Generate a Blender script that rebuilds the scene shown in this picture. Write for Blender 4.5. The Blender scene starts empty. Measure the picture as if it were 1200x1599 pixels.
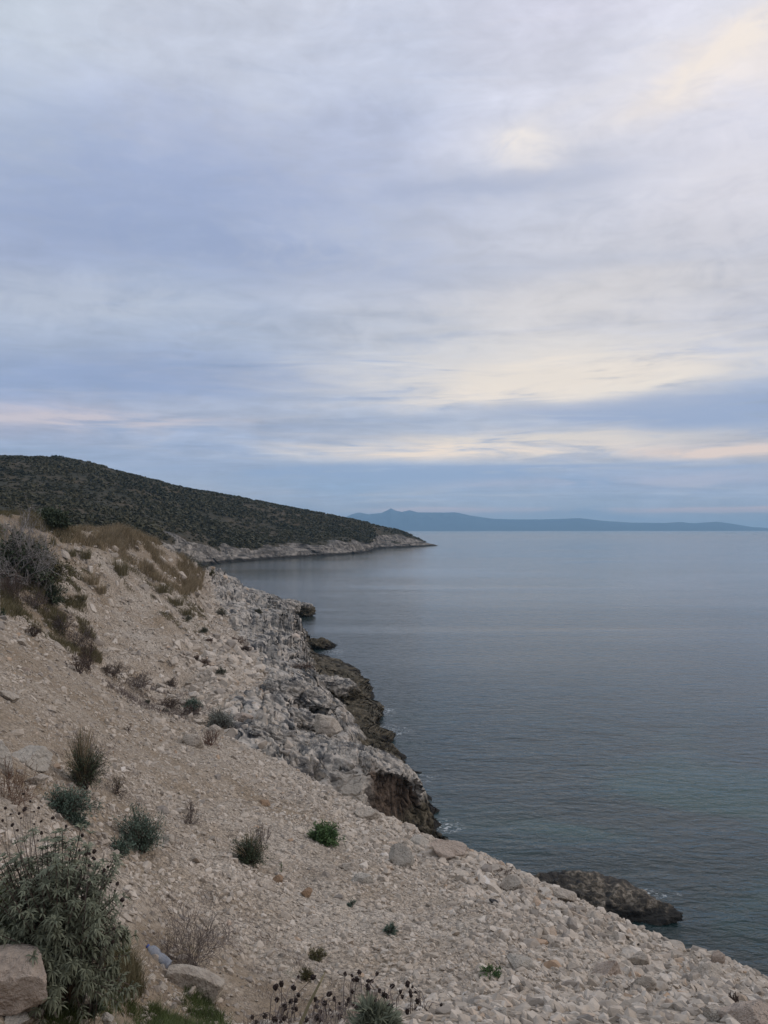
import bpy, math, random
import numpy as np
from mathutils import Vector, Matrix
from mathutils.bvhtree import BVHTree

# ------------------------------------------------------------------ camera, world, sun, exposure
F = 1208.0                     # focal length in pixels of the 1200x1599 frame
PITCH = math.radians(1.304)
EYE = 14.0                     # eye height above the sea (z = 0)
scene = bpy.context.scene
cam_d = bpy.data.cameras.new('camera')
cam = bpy.data.objects.new('camera', cam_d)
scene.collection.objects.link(cam)
cam.location = (0, 0, EYE)
cam.rotation_euler = (math.radians(90) + PITCH, 0, 0)
cam_d.sensor_fit = 'VERTICAL'
cam_d.sensor_height = 24.0
cam_d.lens = 24.0 * F / 1599.0
cam_d.clip_start = 0.1
cam_d.clip_end = 60000
scene.camera = cam
scene.render.resolution_x = 768
scene.render.resolution_y = 1024
scene.view_settings.view_transform = 'Standard'
scene.view_settings.look = 'None'
scene.view_settings.exposure = 0.0
scene.view_settings.gamma = 1.0
scene.cycles.use_denoising = True
scene.cycles.max_bounces = 5
scene.cycles.diffuse_bounces = 3
scene.cycles.glossy_bounces = 2
scene.cycles.transmission_bounces = 4
scene.cycles.transparent_max_bounces = 6
scene.cycles.volume_bounces = 1

def s2l(c):
    return tuple(((v / 255.0) / 12.92 if v <= 10 else ((v / 255.0 + 0.055) / 1.055) ** 2.4) for v in c)

SUN_AZ, SUN_EL = math.radians(78), math.radians(30)     # az clockwise from +Y
class NT:
    """tiny node-tree helper"""
    def __init__(s, tree): s.t = tree; s.n = tree.nodes; s.l = tree.links
    def new(s, kind, **kw):
        n = s.n.new(kind)
        for k, v in kw.items(): setattr(n, k, v)
        return n
    def link(s, a, b): s.l.new(a, b)
    def put(s, sock, v):
        if isinstance(v, bpy.types.NodeSocket): s.l.new(v, sock)
        elif v is not None: sock.default_value = v
    def math(s, op, a, b=None, c=None, clamp=False):
        n = s.new('ShaderNodeMath', operation=op); n.use_clamp = clamp
        s.put(n.inputs[0], a)
        if b is not None: s.put(n.inputs[1], b)
        if c is not None: s.put(n.inputs[2], c)
        return n.outputs[0]
    def mix(s, fac, a, b, mode='MIX', clamp=False):
        n = s.new('ShaderNodeMix', data_type='RGBA', blend_type=mode); n.clamp_result = clamp
        s.put(n.inputs[0], fac)
        s.put(n.inputs[6], a if isinstance(a, bpy.types.NodeSocket) else (*a, 1)[:4])
        s.put(n.inputs[7], b if isinstance(b, bpy.types.NodeSocket) else (*b, 1)[:4])
        return n.outputs[2]
    def rng(s, v, a, b, c=0.0, d=1.0, smooth=True):
        n = s.new('ShaderNodeMapRange'); n.interpolation_type = 'SMOOTHSTEP' if smooth else 'LINEAR'
        s.put(n.inputs['Value'], v)
        for k, x in (('From Min', a), ('From Max', b), ('To Min', c), ('To Max', d)): n.inputs[k].default_value = x
        return n.outputs[0]
    def noise(s, vec, scale=1.0, detail=3.0, rough=0.5, dist=0.0, out='Fac', norm=True):
        n = s.new('ShaderNodeTexNoise'); s.put(n.inputs['Vector'], vec)
        n.inputs['Scale'].default_value = scale; n.inputs['Detail'].default_value = detail
        n.inputs['Roughness'].default_value = rough; n.inputs['Distortion'].default_value = dist
        return n.outputs[0] if out == 'Fac' else n.outputs[1]
    def voro(s, vec, scale, feature='F1', out='Distance', rand=1.0):
        n = s.new('ShaderNodeTexVoronoi', feature=feature); s.put(n.inputs['Vector'], vec)
        n.inputs['Scale'].default_value = scale; n.inputs['Randomness'].default_value = rand
        return n.outputs[out]
    def mapping(s, vec, scale=(1, 1, 1), rot=(0, 0, 0), loc=(0, 0, 0)):
        n = s.new('ShaderNodeMapping'); s.put(n.inputs['Vector'], vec)
        n.inputs['Scale'].default_value = scale; n.inputs['Rotation'].default_value = rot; n.inputs['Location'].default_value = loc
        return n.outputs[0]
    def ramp(s, fac, stops, interp='LINEAR'):
        n = s.new('ShaderNodeValToRGB'); s.put(n.inputs[0], fac)
        cr = n.color_ramp; cr.interpolation = interp
        while len(cr.elements) < len(stops): cr.elements.new(0.5)
        for e, (p, c) in zip(cr.elements, stops):
            e.position = p; e.color = (*c, 1)
        return n.outputs[0]

def build_world():
    w = bpy.data.worlds.new('World'); scene.world = w; w.use_nodes = True
    w.node_tree.nodes.clear()
    N = NT(w.node_tree)
    co = N.new('ShaderNodeTexCoord').outputs['Generated']
    sep = N.new('ShaderNodeSeparateXYZ'); N.link(co, sep.inputs[0])
    x, y, z = sep.outputs
    # azimuth (0 straight ahead) and elevation in radians
    az = N.math('ARCTAN2', x, y)
    el = N.math('ARCSINE', z)
    # two fields of cloud noise: one on a flat cloud deck (so it closes up to the horizon), one of thin streaks
    zz = N.math('MAXIMUM', z, 0.035)
    cx = N.math('DIVIDE', x, N.math('ADD', zz, 0.06)); cy = N.math('DIVIDE', y, N.math('ADD', zz, 0.06))
    cmb = N.new('ShaderNodeCombineXYZ'); N.link(cx, cmb.inputs[0]); N.link(cy, cmb.inputs[1])
    deck = N.mapping(cmb.outputs[0], rot=(0, 0, 0.5), scale=(0.75, 1.15, 1), loc=(3.1, 1.7, 0))
    n_big = N.noise(deck, 0.8, 6, 0.52, 0.5)
    n_fine = N.noise(deck, 4.2, 7, 0.60, 0.5)
    cmb2 = N.new('ShaderNodeCombineXYZ')
    N.link(N.math('MULTIPLY', az, 1.6), cmb2.inputs[0]); N.link(N.math('MULTIPLY', el, 13.0), cmb2.inputs[1])
    n_str = N.noise(cmb2.outputs[0], 1.3, 8, 0.62, 0.5)
    cmb4 = N.new('ShaderNodeCombineXYZ')
    N.link(N.math('MULTIPLY', az, 5.0), cmb4.inputs[0]); N.link(N.math('MULTIPLY', el, 46.0), cmb4.inputs[1]); cmb4.inputs[2].default_value = 9.0
    n_line = N.noise(cmb4.outputs[0], 1.0, 8, 0.62, 0.8)
    cmb5 = N.new('ShaderNodeCombineXYZ')
    N.link(N.math('MULTIPLY', az, 15.0), cmb5.inputs[0]); N.link(N.math('MULTIPLY', el, 30.0), cmb5.inputs[1]); cmb5.inputs[2].default_value = 2.0
    n_mot = N.noise(cmb5.outputs[0], 1.0, 7, 0.60, 1.0)
    cmb3 = N.new('ShaderNodeCombineXYZ')
    N.link(N.math('MULTIPLY', az, 3.0), cmb3.inputs[0]); N.link(N.math('MULTIPLY', el, 9.0), cmb3.inputs[1]); cmb3.inputs[2].default_value = 4.0
    wob = N.noise(cmb3.outputs[0], 1.4, 5, 0.6, 0.2)
    # wobble the coordinates of the broad cloud bands so that nothing runs straight
    az2 = N.math('ADD', az, N.math('MULTIPLY', N.math('SUBTRACT', n_big, 0.5), 0.35))
    elw = N.math('MULTIPLY', N.math('SUBTRACT', wob, 0.5), N.rng(el, 0.0, 0.45, 0.035, 0.16, False))
    el2 = N.math('ADD', el, elw)
    t = N.math('DIVIDE', el2, 0.62, clamp=True)
    rows = [0, 100, 200, 300, 400, 500, 600, 650, 700, 750, 800, 827]
    G = {
     0:    [(196,204,216),(191,199,213),(182,192,211),(168,180,207),(165,176,203),(173,184,206),(152,167,198),(180,180,199),(158,172,199),(170,178,198),(178,183,200),(180,184,200)],
     300:  [(201,206,220),(197,203,219),(183,191,214),(168,180,209),(166,178,204),(171,183,206),(156,170,201),(176,183,203),(160,173,200),(170,179,200),(182,184,199),(182,186,200)],
     600:  [(206,210,225),(198,204,222),(189,196,218),(183,190,212),(186,192,209),(188,194,209),(192,197,211),(180,188,207),(196,198,208),(152,171,199),(184,184,196),(160,177,200)],
     900:  [(214,214,229),(213,214,227),(211,211,221),(197,200,214),(200,201,211),(212,209,211),(226,218,212),(188,194,208),(212,206,206),(158,173,200),(176,182,198),(160,177,200)],
     1200: [(224,223,232),(234,226,224),(219,218,229),(215,213,222),(202,203,214),(200,201,213),(184,192,211),(160,173,199),(206,200,204),(162,174,200),(178,182,198),(160,177,200)],
    }
    cols = []
    for px in (0, 300, 600, 900, 1200):
        a = math.atan((px - 600) / F)
        st = []
        for r, c in zip(rows, G[px]):
            e = (math.atan((799.5 - r) / F) + PITCH)
            e = math.atan(math.tan(e) * math.cos(a))
            st.append((min(1, max(0, e / 0.62)), s2l(c)))
        st = sorted(st)
        cols.append((a, N.ramp(t, st, 'EASE')))
    c = cols[0][1]
    for (a0, _), (a1, nxt) in zip(cols[:-1], cols[1:]):
        c = N.mix(N.rng(az2, a0, a1), c, nxt)
    # texture of the cloud deck
    def amp(v, k): return N.math('ADD', 1.0, N.math('MULTIPLY', N.math('SUBTRACT', v, 0.5), k))
    c = N.mix(1.0, c, grey(N, amp(n_fine, 0.44)), 'MULTIPLY')
    c = N.mix(1.0, c, grey(N, amp(n_big, 0.46)), 'MULTIPLY')
    low = N.rng(el, 0.02, 0.30, 1.0, 0.22)
    c = N.mix(1.0, c, grey(N, amp(n_mot, 0.30)), 'MULTIPLY')
    c = N.mix(N.math('MULTIPLY', N.rng(n_line, 0.50, 0.70), N.math('MULTIPLY', low, 0.30)), c, s2l((222, 212, 210)))
    c = N.mix(N.math('MULTIPLY', N.rng(n_line, 0.48, 0.30), N.math('MULTIPLY', low, 0.45)), c, s2l((140, 158, 192)))
    c = N.mix(1.0, c, grey(N, N.math('ADD', 1.0, N.math('MULTIPLY', N.math('MULTIPLY', N.math('SUBTRACT', n_str, 0.5), low), 0.75))), 'MULTIPLY')
    # thin places where the hidden sun warms the cloud: position (az, el), width, height, colour, strength
    def spot(px, py, wpx, hpx, col, k, edge=0.0, tilt=0.0):
        nonlocal c
        a = math.atan((px - 600) / F); e = math.atan(math.tan(math.atan((799.5 - py) / F) + PITCH) * math.cos(a))
        da = N.math('SUBTRACT', az, a); de = N.math('SUBTRACT', N.math('ADD', el, N.math('MULTIPLY', elw, 0.35)), e)
        de = N.math('SUBTRACT', de, N.math('MULTIPLY', da, tilt))
        q = N.math('ADD', N.math('POWER', N.math('ABSOLUTE', N.math('DIVIDE', da, wpx / F)), 2.0),
                   N.math('POWER', N.math('ABSOLUTE', N.math('DIVIDE', de, hpx / F)), 2.0))
        g = N.math('POWER', 2.718, N.math('MULTIPLY', q, -1.0))
        g = N.math('MULTIPLY', N.math('MULTIPLY', g, 1.15 if edge else 1.0), N.math('ADD', 1.0, N.math('MULTIPLY', N.math('SUBTRACT', n_line if edge > 0 else n_mot, 0.5), 8.0 if edge > 0 else 3.5)), clamp=True)
        c = N.mix(N.math('MULTIPLY', g, k, clamp=True), c, s2l(col))
    spot(1050, 640, 260, 26, (150, 166, 200), 0.8, 1)
    spot(780, 296, 170, 14, (172, 182, 208), 0.6, 0, 0.05)
    spot(700, 736, 420, 12, (146, 166, 200), 0.8, 1)
    spot(330, 385, 330, 34, (150, 164, 197), 0.6, 0, -0.05)
    spot(240, 590, 300, 30, (146, 162, 197), 0.6, 0, 0.03)
    spot(140, 470, 190, 34, (196, 202, 214), 0.55, 0, 0.05)
    spot(1000, 408, 260, 12, (180, 188, 208), 0.5, 0)
    spot(880, 592, 190, 30, (255, 238, 218), 1.0, 1, 0.04)
    spot(790, 612, 110, 12, (255, 238, 218), 0.7, 1, 0.05)
    spot(990, 604, 90, 9, (255, 240, 220), 0.8, 1, 0.10)
    spot(820, 570, 300, 46, (232, 226, 220), 0.5, 1)
    spot(860, 594, 200, 22, (238, 226, 212), 0.6)
    spot(740, 702, 250, 12, (252, 232, 212), 1.0, 1)
    spot(900, 684, 200, 9, (238, 224, 208), 0.8, 1)
    spot(1150, 704, 130, 7, (244, 218, 200), 0.9, 1)
    spot(120, 655, 160, 12, (214, 202, 206), 0.8, 1)
    spot(1080, 796, 260, 4, (232, 200, 196), 0.8, 1)
    spot(690, 796, 90, 4, (226, 200, 200), 0.7, 1)
    spot(980, 752, 240, 9, (192, 188, 204), 0.6, 1)
    spot(1120, 645, 160, 30, (160, 174, 202), 0.5, 1)
    spot(560, 742, 200, 16, (150, 169, 199), 0.5, 1)
    spot(818, 226, 40, 18, (252, 242, 232), 1.0)
    spot(832, 246, 50, 26, (236, 230, 228), 0.8)
    spot(790, 292, 190, 20, (178, 184, 204), 0.5, 0, 0.03)
    spot(250, 300, 330, 90, (150, 164, 198), 0.5)
    spot(1170, 60, 150, 24, (248, 236, 224), 0.85, 0, 0.35)
    spot(980, 112, 200, 14, (230, 226, 228), 0.4, 0, 0.28)
    spot(1150, 330, 190, 120, (226, 222, 226), 0.4)
    spot(900, 470, 330, 44, (222, 216, 214), 0.4)
    c = N.mix(1.0, c, grey(N, N.math('ADD', 1.06, N.math('MULTIPLY', N.math('POWER', 2.718, N.math('MULTIPLY', N.math('MAXIMUM', el, 0.0), -16.0)), 0.30))), 'MULTIPLY')
    # below the horizon the deck simply continues dim
    c = N.mix(N.rng(el, -0.01, 0.0, 1.0, 0.0), c, s2l((120, 130, 145)))
    sky = N.new('ShaderNodeTexSky'); sky.sky_type = 'NISHITA'; sky.sun_disc = False
    sky.sun_elevation = SUN_EL; sky.sun_rotation = SUN_AZ
    skyc = N.mix(1.0, sky.outputs[0], (0.1, 0.1, 0.1), 'MULTIPLY')
    c = N.mix(0.95, skyc, c)
    bg = N.new('ShaderNodeBackground'); N.link(c, bg.inputs[0]); bg.inputs[1].default_value = 1.0
    out = N.new('ShaderNodeOutputWorld'); N.link(bg.outputs[0], out.inputs[0])
    w.cycles.sampling_method = 'MANUAL'; w.cycles.sample_map_resolution = 512
def grey(N, v):
    n = N.new('ShaderNodeCombineColor')
    for i in range(3): N.put(n.inputs[i], v)
    return n.outputs[0]
build_world()

sun_d = bpy.data.lights.new('sun', 'SUN'); sun_d.energy = 0.8; sun_d.angle = math.radians(30); sun_d.color = (1.0, 0.87, 0.72)
sun = bpy.data.objects.new('sun', sun_d); scene.collection.objects.link(sun)
sun_dir = Vector((math.sin(SUN_AZ) * math.cos(SUN_EL), math.cos(SUN_AZ) * math.cos(SUN_EL), math.sin(SUN_EL)))
sun.rotation_euler = sun_dir.to_track_quat('Z', 'Y').to_euler()
sun.location = (0, 0, 60)

# ------------------------------------------------------------------ numeric helpers
_rs = np.random.RandomState(7)
PERM = np.concatenate([_rs.permutation(256)] * 3)
GR = _rs.normal(size=(256, 3)); GR /= np.linalg.norm(GR, axis=1)[:, None]
def perlin(P):
    P = np.asarray(P, float); I = np.floor(P).astype(int); f = P - I; I &= 255
    u = f * f * f * (f * (f * 6 - 15) + 10)
    r = 0
    for dx in (0, 1):
        for dy in (0, 1):
            for dz in (0, 1):
                h = PERM[PERM[PERM[(I[..., 0] + dx) & 255] + ((I[..., 1] + dy) & 255)] + ((I[..., 2] + dz) & 255)]
                g = GR[h]
                d = g[..., 0] * (f[..., 0] - dx) + g[..., 1] * (f[..., 1] - dy) + g[..., 2] * (f[..., 2] - dz)
                wx = u[..., 0] if dx else 1 - u[..., 0]; wy = u[..., 1] if dy else 1 - u[..., 1]; wz = u[..., 2] if dz else 1 - u[..., 2]
                r = r + d * wx * wy * wz
    return r * 1.5
def fbm(P, o=4, g=0.5, lac=2.03):
    P = np.asarray(P, float); r = 0; a = 1
    for i in range(o):
        r = r + a * perlin(P + i * 17.3); P = P * lac; a *= g
    return r
def ridged(P, o=4, g=0.5):
    P = np.asarray(P, float); r = 0; a = 1
    for i in range(o):
        r = r + a * (0.5 - np.abs(perlin(P + i * 11.7))); P = P * 2.07; a *= g
    return r
def sstep(x, a, b):
    t = np.clip((x - a) / (b - a), 0, 1); return t * t * (3 - 2 * t)
def pchip(xk, Yk, x):
    """monotone cubic along axis 0; Yk (n, ...)"""
    xk = np.asarray(xk, float); Yk = np.asarray(Yk, float)
    h = np.diff(xk); sh = (slice(None),) + (None,) * (Yk.ndim - 1)
    d = np.diff(Yk, axis=0) / h[sh]
    m = np.zeros_like(Yk)
    m[0] = d[0]; m[-1] = d[-1]
    a, b = d[:-1], d[1:]
    w1 = (2 * h[1:] + h[:-1])[sh]; w2 = (h[1:] + 2 * h[:-1])[sh]
    ok = a * b > 0
    with np.errstate(divide='ignore', invalid='ignore'):
        mm = (w1 + w2) / (w1 / a + w2 / b)
    m[1:-1] = np.where(ok, mm, 0)
    i = np.clip(np.searchsorted(xk, x, side='right') - 1, 0, len(xk) - 2)
    s = ((x - xk[i]) / h[i])[sh]; H = h[i][sh]
    return ((1 + 2 * s) * (1 - s) ** 2) * Yk[i] + s * (1 - s) ** 2 * H * m[i] + s * s * (3 - 2 * s) * Yk[i + 1] + s * s * (s - 1) * H * m[i + 1]
def v_of(py):      # slope of the ray (z per y) through image row py, straight ahead
    return math.tan(math.atan((799.5 - py) / F) + PITCH)
def project(P):
    """world points to photo pixels (for reading masks off the layout)"""
    P = np.asarray(P, float); x = P[..., 0]; y = P[..., 1]; z = P[..., 2] - EYE
    cp, sp = math.cos(PITCH), math.sin(PITCH)
    d = y * cp + z * sp; up = -y * sp + z * cp
    d = np.where(d < 0.2, 0.2, d)
    return 600 + F * x / d, 799.5 - F * up / d
def pixel_ray(px, py):
    cp, sp = math.cos(PITCH), math.sin(PITCH)
    xc, yc = (px - 600) / F, (799.5 - py) / F
    return Vector((xc, cp - sp * yc, sp + cp * yc)).normalized()
def in_poly(px, py, poly):
    c = np.zeros(px.shape, bool); n = len(poly)
    for i in range(n):
        x0, y0 = poly[i]; x1, y1 = poly[(i + 1) % n]
        k = (y0 > py) != (y1 > py)
        with np.errstate(divide='ignore', invalid='ignore'):
            c ^= k & (px < (x1 - x0) * (py - y0) / (y1 - y0 + 1e-9) + x0)
    return c
def poly_dist(px, py, poly):
    """signed distance, positive inside"""
    d = np.full(px.shape, 1e9); n = len(poly)
    for i in range(n):
        ax, ay = poly[i]; bx, by = poly[(i + 1) % n]
        vx, vy = bx - ax, by - ay
        t = np.clip(((px - ax) * vx + (py - ay) * vy) / (vx * vx + vy * vy), 0, 1)
        d = np.minimum(d, np.hypot(px - ax - t * vx, py - ay - t * vy))
    return np.where(in_poly(px, py, poly), d, -d)

def mk(name, V, faces, mat=None, parent=None, attrs=None, smooth=False, mats=None, midx=None):
    """one mesh object from numpy arrays; faces: (M,k) array or list of such arrays"""
    V = np.asarray(V, np.float32)
    if not isinstance(faces, list): faces = [faces]
    faces = [np.asarray(f, np.int32) for f in faces if len(f)]
    loops = np.concatenate([f.ravel() for f in faces])
    cnt = np.concatenate([np.full(len(f), f.shape[1], np.int32) for f in faces])
    start = np.concatenate([[0], np.cumsum(cnt)[:-1]]).astype(np.int32)
    me = bpy.data.meshes.new(name)
    me.vertices.add(len(V)); me.vertices.foreach_set('co', V.ravel())
    me.loops.add(len(loops)); me.loops.foreach_set('vertex_index', loops)
    me.polygons.add(len(cnt)); me.polygons.foreach_set('loop_start', start)
    try: me.polygons.foreach_set('loop_total', cnt)
    except Exception: pass
    me.polygons.foreach_set('use_smooth', np.full(len(cnt), smooth, bool))
    if mats:
        for m in mats: me.materials.append(m)
        me.polygons.foreach_set('material_index', np.asarray(midx, np.int32))
    elif mat: me.materials.append(mat)
    for k, a in (attrs or {}).items():
        at = me.attributes.new(k, 'FLOAT', 'POINT'); at.data.foreach_set('value', np.asarray(a, np.float32).ravel())
    me.update(calc_edges=True); me.validate()
    o = bpy.data.objects.new(name, me); scene.collection.objects.link(o)
    if parent: o.parent = parent
    return o
def tag(o, label=None, cat=None, group=None, kind=None):
    if label: o['label'] = label
    if cat: o['category'] = cat
    if group: o['group'] = group
    if kind: o['kind'] = kind
    return o
def empty(name, loc, rz=0.0):
    o = bpy.data.objects.new(name, None); o.empty_display_size = 0.2
    o.location = loc; o.rotation_euler = (0, 0, rz); scene.collection.objects.link(o); return o
def grid_faces(nr, nc):
    i = np.arange(nr - 1)[:, None] * nc + np.arange(nc - 1)[None, :]
    return np.stack([i, i + 1, i + nc + 1, i + nc], -1).reshape(-1, 4)

# ------------------------------------------------------------------ materials
def new_mat(name):
    m = bpy.data.materials.new(name); m.use_nodes = True; m.node_tree.nodes.clear()
    N = NT(m.node_tree)
    out = N.new('ShaderNodeOutputMaterial'); b = N.new('ShaderNodeBsdfPrincipled')
    N.link(b.outputs[0], out.inputs[0])
    return m, N, b
def bump(N, h, dist, strength=1.0, nrm=None):
    n = N.new('ShaderNodeBump'); N.put(n.inputs['Height'], h); n.inputs['Distance'].default_value = dist; n.inputs['Strength'].default_value = strength
    if nrm is not None: N.link(nrm, n.inputs['Normal'])
    return n.outputs[0]
def pos(N): return N.new('ShaderNodeNewGeometry').outputs['Position']
def attr(N, name): return N.new('ShaderNodeAttribute', attribute_name=name).outputs['Fac']

def rock_colour(N, p, scale=1.0):
    """weathered grey-white limestone with dark lichen streaks and painted cleft shade; returns colour, height"""
    n1 = N.noise(p, 0.55 * scale, 6, 0.62, 0.3)
    q = N.mapping(N.mapping(p, rot=(0, 0, math.radians(53))), scale=(0.28, 0.8, 1.0))
    n2 = N.noise(q, 2.3 * scale, 7, 0.60, 0.5)
    n3 = N.noise(N.mapping(p, scale=(1, 1, 0.25)), 5.0 * scale, 5, 0.6, 0.2)
    c = N.ramp(n2, [(0.36, (0.045, 0.047, 0.052)), (0.45, (0.15, 0.147, 0.143)), (0.53, (0.37, 0.34, 0.30)), (0.68, (0.57, 0.51, 0.445))])  # dark stops also put the shade of clefts into the rock colour
    c = N.mix(N.rng(n1, 0.45, 0.68, 0.0, 0.5), c, (0.46, 0.40, 0.33))
    c = N.mix(N.rng(n3, 0.58, 0.72, 0.0, 0.75), c, (0.075, 0.072, 0.07))
    h = N.math('ADD', N.math('MULTIPLY', n2, 0.6), N.math('MULTIPLY', N.voro(p, 3.2 * scale, 'DISTANCE_TO_EDGE'), 0.6))
    return c, h

def tidal(N, c, p):
    """sea-level zoning: brown algae crust, then a black wet band"""
    sep = N.new('ShaderNodeSeparateXYZ'); N.link(p, sep.inputs[0])
    z = N.math('ADD', sep.outputs[2], N.math('MULTIPLY', N.math('SUBTRACT', N.noise(p, 0.9, 4, 0.6), 0.5), 1.6))
    brown = N.ramp(N.noise(p, 2.4, 5, 0.65), [(0.35, (0.030, 0.026, 0.020)), (0.52, (0.085, 0.071, 0.047)), (0.68, (0.17, 0.145, 0.105))])
    c = N.mix(N.rng(z, 1.25, 1.9, 1.0, 0.0), c, brown)
    c = N.mix(N.rng(z, 0.18, 0.55, 0.93, 0.0), c, (0.010, 0.009, 0.008))
    return c, z

def mat_ground():
    m, N, b = new_mat('scree_and_rock')
    p = pos(N)
    rock, soil = attr(N, 'rock'), attr(N, 'soil')
    # scree: gravel of several sizes
    nA = N.noise(p, 0.35, 5, 0.6, 0.3); nB = N.noise(p, 2.0, 5, 0.65)
    base = N.ramp(nA, [(0.36, (0.33, 0.262, 0.19)), (0.50, (0.42, 0.355, 0.285)), (0.63, (0.50, 0.44, 0.37))])
    v1 = N.new('ShaderNodeTexVoronoi', feature='F1'); N.link(p, v1.inputs['Vector']); v1.inputs['Scale'].default_value = 14
    v2 = N.new('ShaderNodeTexVoronoi', feature='F1'); N.link(p, v2.inputs['Vector']); v2.inputs['Scale'].default_value = 38
    r1 = N.new('ShaderNodeSeparateColor'); N.link(v1.outputs['Color'], r1.inputs[0])
    r2 = N.new('ShaderNodeSeparateColor'); N.link(v2.outputs['Color'], r2.inputs[0])
    cell = N.math('ADD', N.math('MULTIPLY', r1.outputs[0], 0.6), N.math('MULTIPLY', r2.outputs[0], 0.5))
    c = N.mix(1.0, base, grey(N, N.rng(cell, 0.1, 1.0, 0.62, 1.32, False)), 'MULTIPLY')
    d1 = N.rng(v1.outputs['Distance'], 0.45, 0.85, 1.0, 0.55)
    d2 = N.rng(v2.outputs['Distance'], 0.45, 0.85, 1.0, 0.65)
    c = N.mix(1.0, c, grey(N, N.math('MULTIPLY', d1, d2)), 'MULTIPLY')
    c = N.mix(N.math('MULTIPLY', soil, N.rng(nB, 0.35, 0.6, 0.5, 1.0)), c, (0.235, 0.18, 0.122))
    rc, rh = rock_colour(N, p)
    rk = N.rng(N.math('ADD', rock, N.math('MULTIPLY', N.math('SUBTRACT', N.noise(p, 1.3, 5, 0.6), 0.5), 0.8)), 0.42, 0.60)
    c = N.mix(rk, c, rc)
    c, z = tidal(N, c, p)
    N.link(c, b.inputs['Base Color'])
    b.inputs['Roughness'].default_value = 0.9
    b.inputs['Specular IOR Level'].default_value = 0.25
    h = N.math('ADD', N.math('MULTIPLY', N.math('SUBTRACT', 1.0, v1.outputs['Distance']), 1.0), N.math('MULTIPLY', N.math('SUBTRACT', 1.0, v2.outputs['Distance']), 0.45))
    n = bump(N, h, 0.035, 0.9)
    nr = bump(N, rh, 0.22, 0.9)
    nn = N.new('ShaderNodeMix', data_type='VECTOR')
    N.put(nn.inputs[0], rk); N.link(n, nn.inputs[4]); N.link(nr, nn.inputs[5])
    N.link(nn.outputs[1], b.inputs['Normal'])
    return m

def mat_stone(kind='pale', obj=False):
    m, N, b = new_mat('limestone_' + kind)
    if obj:
        oi = N.new('ShaderNodeObjectInfo'); tint = oi.outputs['Random']
    else: tint = attr(N, 'tint')
    p = pos(N)
    c = N.ramp(tint, [(0.0, (0.25, 0.222, 0.195)), (0.25, (0.38, 0.328, 0.272)), (0.55, (0.47, 0.408, 0.340)), (0.80, (0.55, 0.492, 0.425)), (0.90, (0.45, 0.355, 0.27)), (0.96, (0.40, 0.28, 0.19)), (1.0, (0.62, 0.58, 0.53))])
    n2 = N.noise(p, 22, 4, 0.6)
    c = N.mix(1.0, c, grey(N, N.rng(n2, 0.25, 0.75, 0.78, 1.18, False)), 'MULTIPLY')
    c, z = tidal(N, c, p)
    N.link(c, b.inputs['Base Color'])
    b.inputs['Roughness'].default_value = 0.88; b.inputs['Specular IOR Level'].default_value = 0.25
    N.link(bump(N, n2, 0.012, 0.6), b.inputs['Normal'])
    return m

def mat_boulder(name, light, dark, amt=0.45, scale=4.0):
    m, N, b = new_mat(name)
    p = pos(N)
    n1 = N.noise(p, scale, 7, 0.65, 0.4); n2 = N.noise(p, scale * 5, 5, 0.6)
    c = N.mix(N.rng(n1, 0.62 - amt * 0.3, 0.40 - amt * 0.12, 0.0, 1.0), light, dark)
    c = N.mix(1.0, c, grey(N, N.rng(n2, 0.25, 0.75, 0.8, 1.15, False)), 'MULTIPLY')
    c, z = tidal(N, c, p)
    N.link(c, b.inputs['Base Color']); b.inputs['Roughness'].default_value = 0.9; b.inputs['Specular IOR Level'].default_value = 0.25
    h = N.math('ADD', N.math('MULTIPLY', n1, 1.0), N.math('MULTIPLY', n2, 0.35))
    N.link(bump(N, h, 0.16, 1.0), b.inputs['Normal'])
    return m

def mat_leaf(name, c0, c1, rough=0.7, trans=0.15, nscale=9.0):
    m, N, b = new_mat(name)
    t = attr(N, 'tint')
    n = N.noise(pos(N), nscale, 3, 0.6)
    f = N.math('ADD', N.math('MULTIPLY', t, 0.75), N.math('MULTIPLY', N.rng(n, 0.3, 0.7), 0.25), clamp=True)
    c = N.mix(f, c0, c1)
    N.link(c, b.inputs['Base Color']); b.inputs['Roughness'].default_value = rough; b.inputs['Specular IOR Level'].default_value = 0.2
    return m

M_ground = mat_ground()
M_gravel = mat_stone('gravel')
M_stone = mat_stone('stone', obj=True)
M_pale = mat_boulder('pale_limestone', (0.50, 0.44, 0.37), (0.34, 0.29, 0.24), 0.3)
M_pink = mat_boulder('pinkish_limestone', (0.44, 0.365, 0.305), (0.29, 0.225, 0.18), 0.4, 3.0)
M_greyrock = mat_boulder('grey_lichened_limestone', (0.42, 0.385, 0.335), (0.13, 0.125, 0.115), 0.55, 2.5)
M_orange = mat_boulder('rusty_orange_stone', (0.42, 0.28, 0.18), (0.33, 0.235, 0.165), 0.3, 8.0)

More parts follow.
